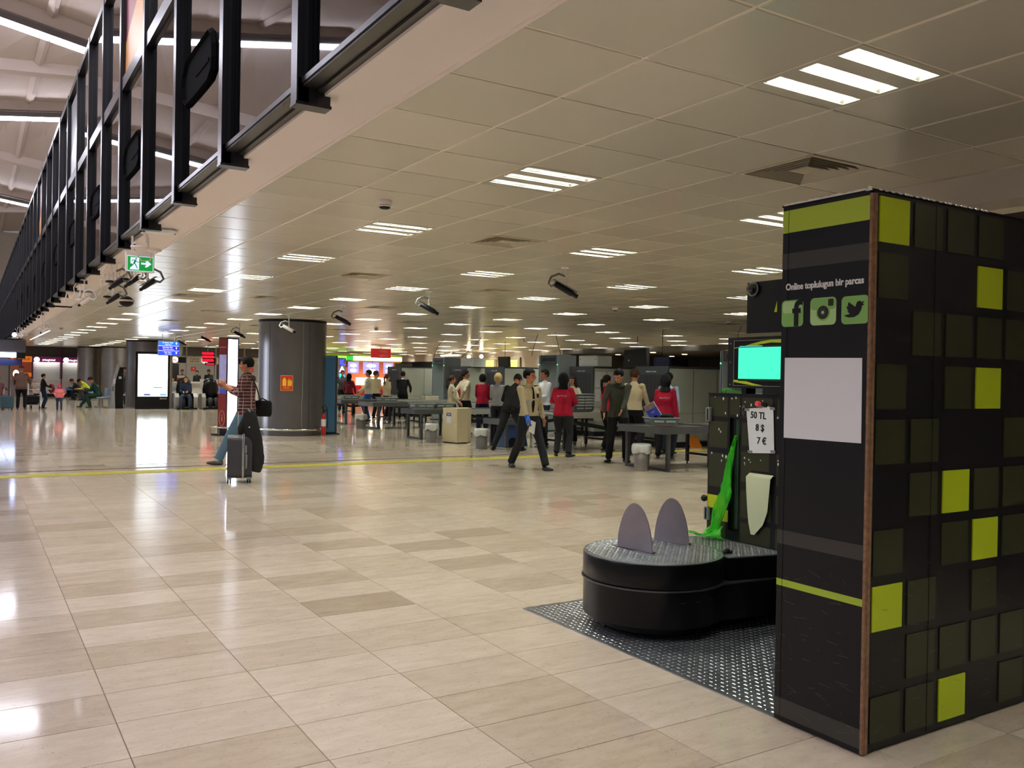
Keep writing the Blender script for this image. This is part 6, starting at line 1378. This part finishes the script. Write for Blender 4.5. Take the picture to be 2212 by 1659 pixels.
for i, (ch, c) in enumerate((('K', (40, 50, 255)), ('A', (255, 190, 215)), ('D', (30, 170, 255)), ('A', (255, 170, 20)), ('Y', (50, 235, 90)), ('I', (255, 30, 70)))):
    text(ch, .32, em('neon_letter_%d' % i, c, 5), nc, MY(.2, -.008, 2.12-.33*i), bold=.02)
rs2 = thing('hanging_sign', 'red hanging sign with white lettering above the food counter', 'sign', (16.1, 38.6, 2.38)); MB().box(0, 1.0, 0, .06, 0, .44).build('board', mat('plate_red2', (170, 30, 36), .5, emit=(190, 30, 36), es=.5), rs2); text('YEMEK', .15, M_white, rs2, MY(.6, -.008, .31)); text('ALANI', .15, M_white, rs2, MY(.6, -.008, .12)); MB().tube([(.5, .03, .44), (.5, .03, .51)], .012, 6).build('hanger', M_alu, rs2)
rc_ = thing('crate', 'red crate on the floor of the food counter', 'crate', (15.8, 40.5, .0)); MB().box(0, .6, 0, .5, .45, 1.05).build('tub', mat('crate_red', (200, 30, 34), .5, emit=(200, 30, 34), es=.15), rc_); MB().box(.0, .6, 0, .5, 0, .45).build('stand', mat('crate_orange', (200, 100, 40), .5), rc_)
# ================================================================== CEILING-MOUNTED DEVICES
def cctv(x, y, drop, label, size=1.0, rz=0.0, m=M_black, arm=M_white, loop=True):
    t = thing('security_camera', label, 'security camera', (x, y, ZC), rz)
    MB().lathe([(.05, -.012), (.055, 0)], 0, 0, 16).build('ceiling_plate', arm, t)
    MB().tube([(0, 0, -.01), (0, 0, -drop)], .013, 8).build('drop_pole', arm, t)
    MB().ball((0, 0, -drop), .022, 10).build('joint', arm, t)
    d = Vector((.75, -.25, -.42)).normalized(); c = Vector((-.02, 0, -drop-.06)); s_ = size
    MB().tube([c-d*.13*s_, c-d*.12*s_, c+d*.12*s_, c+d*.13*s_], [(.03*s_, .028*s_), (.042*s_, .038*s_), (.042*s_, .038*s_), (.032*s_, .03*s_)], 12, ref=(0, 1, 0)).build('housing', m, t)
    MB().tube([c+d*.13*s_, c+d*.20*s_], .028*s_, 12).build('lens', M_blackg, t)
    MB().tube([c-d*.15*s_+Z*.035, c+d*.19*s_+Z*.05], [(.045*s_, .006)]*2, 6, ref=(0, 1, 0)).build('sun_shield', M_mgrey if m is M_black else m, t)
    if loop: MB().tube([(0, 0, -drop+.09), (-.08, .02, -drop+.12), (-.17, .05, -drop+.08), (-.21, .05, -drop+.0), (-.17, .05, -drop-.04), c-d*.12*s_], .013, 8).build('cable_loop', M_white if not m is M_black else M_grey, t)
    return t
for i, (x, y, dr, lb, mm) in enumerate([(6.20, 8.81, .20, 'nearest black ceiling camera with a cable loop, above the crimson-clad women', M_black), (6.23, 12.62, .21, 'second black ceiling camera from the viewer, with a white cable loop', M_black), (6.21, 16.36, .22, 'third ceiling camera from the viewer, right of the broad column', M_black), (6.32, 20.1, .24, 'white ceiling camera in front of the broad steel column', M_white), (6.22, 24.1, .24, 'ceiling camera just left of the broad steel column', M_black), (6.27, 28.3, .24, 'small ceiling camera above the information totem', M_black), (6.4, 32.6, .24, 'small ceiling camera above the blue direction sign', M_black)]):
    cctv(x, y, dr, lb, 1.0, 0.0, mm, loop=i != 5)
def smoke(x, y, label):
    t = thing('smoke_detector', label, 'smoke detector', (x, y, ZC)); MB().lathe([(.048, -.034), (.056, -.03), (.056, 0)], 0, 0, 20).build('base', M_plaster, t); MB().lathe([(.03, -.062), (.042, -.055), (.045, -.036)], 0, 0, 20).build('sensor_cage', M_dark, t); MB().lathe([(.038, -.050), (.046, -.046), (.046, -.038)], 0, 0, 20).build('cap', M_white, t)
for x, y, l in ((2.75, 6.37, 'round white smoke detector nearest to the viewer on the ceiling'), (10.38, 13.09, 'round smoke detector left of the kiosk tower'), (2.60, 19.3, 'small smoke detector to the left beyond the exit sign'), (2.47, 31.1, 'tiny smoke detector far left near the gallery end'), (9.9, 23.4, 'small smoke detector over the left lanes'), (14.5, 14.2, 'smoke detector above the green-screen monitor'), (16.6, 26.0, 'small smoke detector over the middle scanners')): smoke(x, y, l)
ex = thing('exit_sign', 'green running-man emergency exit sign hanging by the glass gallery', 'exit sign', (1.335, 9.52, 2.53))
MB().bbox(-.012, .258, 0, .05, 0, .20, .004).build('housing', M_plaster, ex); MB().box(0, .246, -.004, 0, .008, .157).build('green_panel', em('exit_green', (10, 160, 66), .95), ex)
M_exw = em('exit_white', (225, 245, 255), 1.15)
b = MB(); 
for a in ((0, .246, .152, .157), (0, .246, .006, .011), (0, .004, .008, .157), (.242, .246, .008, .157)): b.box(a[0], a[1], -.0055, -.004, a[2], a[3])
b.build('white_border', M_exw, ex)
MB().prism([(.028, .020), (.112, .020), (.112, .142), (.032, .142), (.032, .080), (.05, .076), (.05, .056), (.028, .036)], 'y', -.006, -.004).build('door_symbol', M_exw, ex)
M_exg = mat('exit_teal', (12, 110, 90), .5, emit=(12, 110, 90), es=.5)
b = MB().prism([(.084+.008*math.cos(k*.7854), .128+.008*math.sin(k*.7854)) for k in range(8)], 'y', -.0075, -.006)
for p, q, r_ in (((.079, .116), (.066, .084), .008), ((.078, .115), (.055, .118), .003), ((.055, .118), (.044, .102), .003), ((.08, .112), (.094, .096), .003), ((.094, .096), (.108, .096), .003), ((.068, .086), (.084, .062), .004), ((.084, .062), (.096, .034), .004), ((.064, .086), (.052, .064), .004), ((.052, .064), (.036, .060), .004)):
    u_ = Vector((q[0]-p[0], q[1]-p[1])); n_2 = Vector((-u_.y, u_.x)).normalized()*r_
    b.prism([(p[0]-n_2.x, p[1]-n_2.y), (q[0]-n_2.x, q[1]-n_2.y), (q[0]+n_2.x, q[1]+n_2.y), (p[0]+n_2.x, p[1]+n_2.y)], 'y', -.0075, -.006)
b.build('running_man_symbol', M_exg, ex)
MB().prism([(.132, .076), (.180, .076), (.166, .050), (.188, .050), (.228, .085), (.188, .120), (.166, .120), (.180, .094), (.132, .094)], 'y', -.006, -.004).build('arrow_symbol', M_exw, ex)
MB().box(.04, .06, .02, .03, .2, ZC-2.53).box(.19, .21, .02, .03, .2, ZC-2.53).build('hanger', M_plaster, ex)
wp = thing('wireless_router', 'flat white wireless access point with stub lights on the gallery soffit', 'access point', (1.52, 8.9, ZC)); MB().bbox(-.11, .16, -.09, .10, -.045, -.0, .02).build('body', M_white, wp); MB().box(-.12, .17, .07, .11, -.03, 0).build('rear_edge', M_black, wp)
dc2 = thing('twin_beam_device', 'white twin-disc detector hanging under the gallery soffit above the exit sign', 'detector', (1.47, 9.25, ZC))
MB().tube([(0, 0, 0), (0, 0, -.10)], .016, 8).lathe([(.05, -.012), (.055, 0)], 0, 0, 16).build('stem', M_plaster, dc2); MB().ball((-.06, 0, -.15), (.085, .06, .024), 14).ball((.06, .0, -.165), (.085, .06, .024), 14).build('disc', M_plaster, dc2); MB().tube([(-.10, 0, -.10), (-.14, 0, -.14), (-.10, 0, -.2), (-.04, 0, -.28), (.04, 0, -.27), (.05, 0, -.18)], .006, 6).build('cable_loop', M_plaster, dc2)
cams = [(1.56, 12.0, .20, 'dark camera left of two under the exit sign'), (1.74, 12.0, .16, 'dark camera right of two under the exit sign'), (1.68, 13.2, .30, 'camera with a round bracket beside the dark dome'), (1.46, 14.6, .26, 'white camera with a long S-shaped arm on the soffit'), (1.80, 11.2, .26, 'grey camera arm reaching right behind the exit sign'), (1.50, 23.5, .36, 'lone pale camera with a triangular bracket farther along the gallery'), (1.40, 31.5, .25, 'tiny camera by the blue-white glow at the far end')]
for x, y, dr, lb in cams:
    t = cctv(x, y, dr, lb, .72, 2.6, M_black if 'white' not in lb and 'pale' not in lb else M_plaster, arm=M_plaster)
    MB().tube([(.06, 0, -.0), (.06, 0, -dr+.03), (.10, .02, -dr)], .011, 6).tube([(.10, 0, -.02), (.16, .0, -.12), (.14, .0, -.22), (.2, 0, -dr-.02)], .007, 6).build('conduit', M_plaster, t)
    MB().ball((.08, 0, -dr-.04), (.06, .025, .018), 10).build('bracket', M_plaster if 'dark' not in lb else M_black, t)
dm = thing('dome_camera', 'dark dome camera hanging under the gallery soffit', 'camera', (1.90, 13.55, 2.52)); MB().ball((0, 0, 0), (.10, .10, .08), 16).build('dome', M_blackg, dm); MB().lathe([(.11, 0), (.11, .02), (.05, .04)], 0, 0, 18).build('collar', M_plaster, dm); MB().tube([(0, 0, .03), (0, 0, ZC-2.52)], .012, 6).build('drop_pole', M_plaster, dm)
ar_ = thing('antenna_plate', 'flat plate with three hanging aerials under the gallery soffit', 'antenna', (1.5, 16.6, ZC)); MB().box(-.12, .3, -.05, .08, -.03, 0).build('plate', M_mgrey, ar_)
for q in range(3): MB().tube([(-.1+.11*q, 0, -.03), (-.14+.11*q, 0, -.22)], .011, 6).build('aerial', M_plaster, ar_)
sb = tag(MB().box(1.5, 1.85, 20.8, 20.86, ZC-.03, ZC-.001).build('cover_strip', M_black), 'short dark strip across the soffit behind the aerials', 'strip')
sp_ = thing('spotlight', 'bright blue-white spotlight at the far end of the gallery soffit', 'spotlight', (1.35, 35.6, 2.76)); MB().ball((0, 0, 0), .075, 12).build('lamp', em('spot_blue', (170, 190, 255), 30), sp_); MB().tube([(0, 0, .05), (0, 0, .13)], .02, 6).build('stem', M_black, sp_)
fl_ = thing('ceiling_light', 'slim slanting ceiling light line at the far left', 'ceiling light', (0, 0, 0)); MB().box(2.32, 2.36, 34, 45, ZC-.012, ZC-.002).build('lamp_tube', em('line_lamp', (255, 250, 240), 3), fl_)

# details that belong to one part become its sub-parts
SUBP = {'lens': ('housing', 'dome'), 'sun_shield': ('housing',), 'indicator_light': ('side_panel',), 'edge_strip': ('side_panel',), 'wheel': ('shell', 'body'), 'lock': ('shell',), 'side_handle': ('shell',), 'tie': ('body',), 'collar': ('body',), 'epaulette': ('body',), 'badge': ('body',), 'name_patch': ('body',), 'sleeve_patch': ('body',), 'back_lettering': ('body',), 'glove': ('body',), 'menu_bar': ('screen',), 'bezel_line': ('bezel_panel',), 'lime_swoosh': ('bezel_panel',), 'bird_mark': ('round_logo',), 'ring_bracket': ('guard_ring',), 'printed_line': ('paper',), 'panel_seam': ('housing',), 'rim': ('basin',), 'handle_recess': ('basin',), 'icon_sheen': ('icon_tile',), 'icon_band': ('icon_tile',), 'icon_viewfinder': ('icon_tile',), 'icon_lens': ('icon_tile',), 'icon_bird': ('icon_tile',), 'menu_picture': ('menu_board',), 'lettering': ('sign_board', 'display')}
def _c(o):
    c = Vector()
    for v in o.bound_box: c += Vector(v)
    return c/8
bn = lambda o: o.name.split('.')[0]
for root in [o for o in bpy.data.objects if o.parent is None and o.children]:
    ch = list(root.children)
    for c in ch:
        t_ = SUBP.get(bn(c))
        if not t_: continue
        ps = [p for p in ch if bn(p) in t_ and p is not c]
        if ps: c.parent = min(ps, key=lambda p: (_c(p)-_c(c)).length)
for o in bpy.data.objects:
    if '_k' in o: del o['_k']
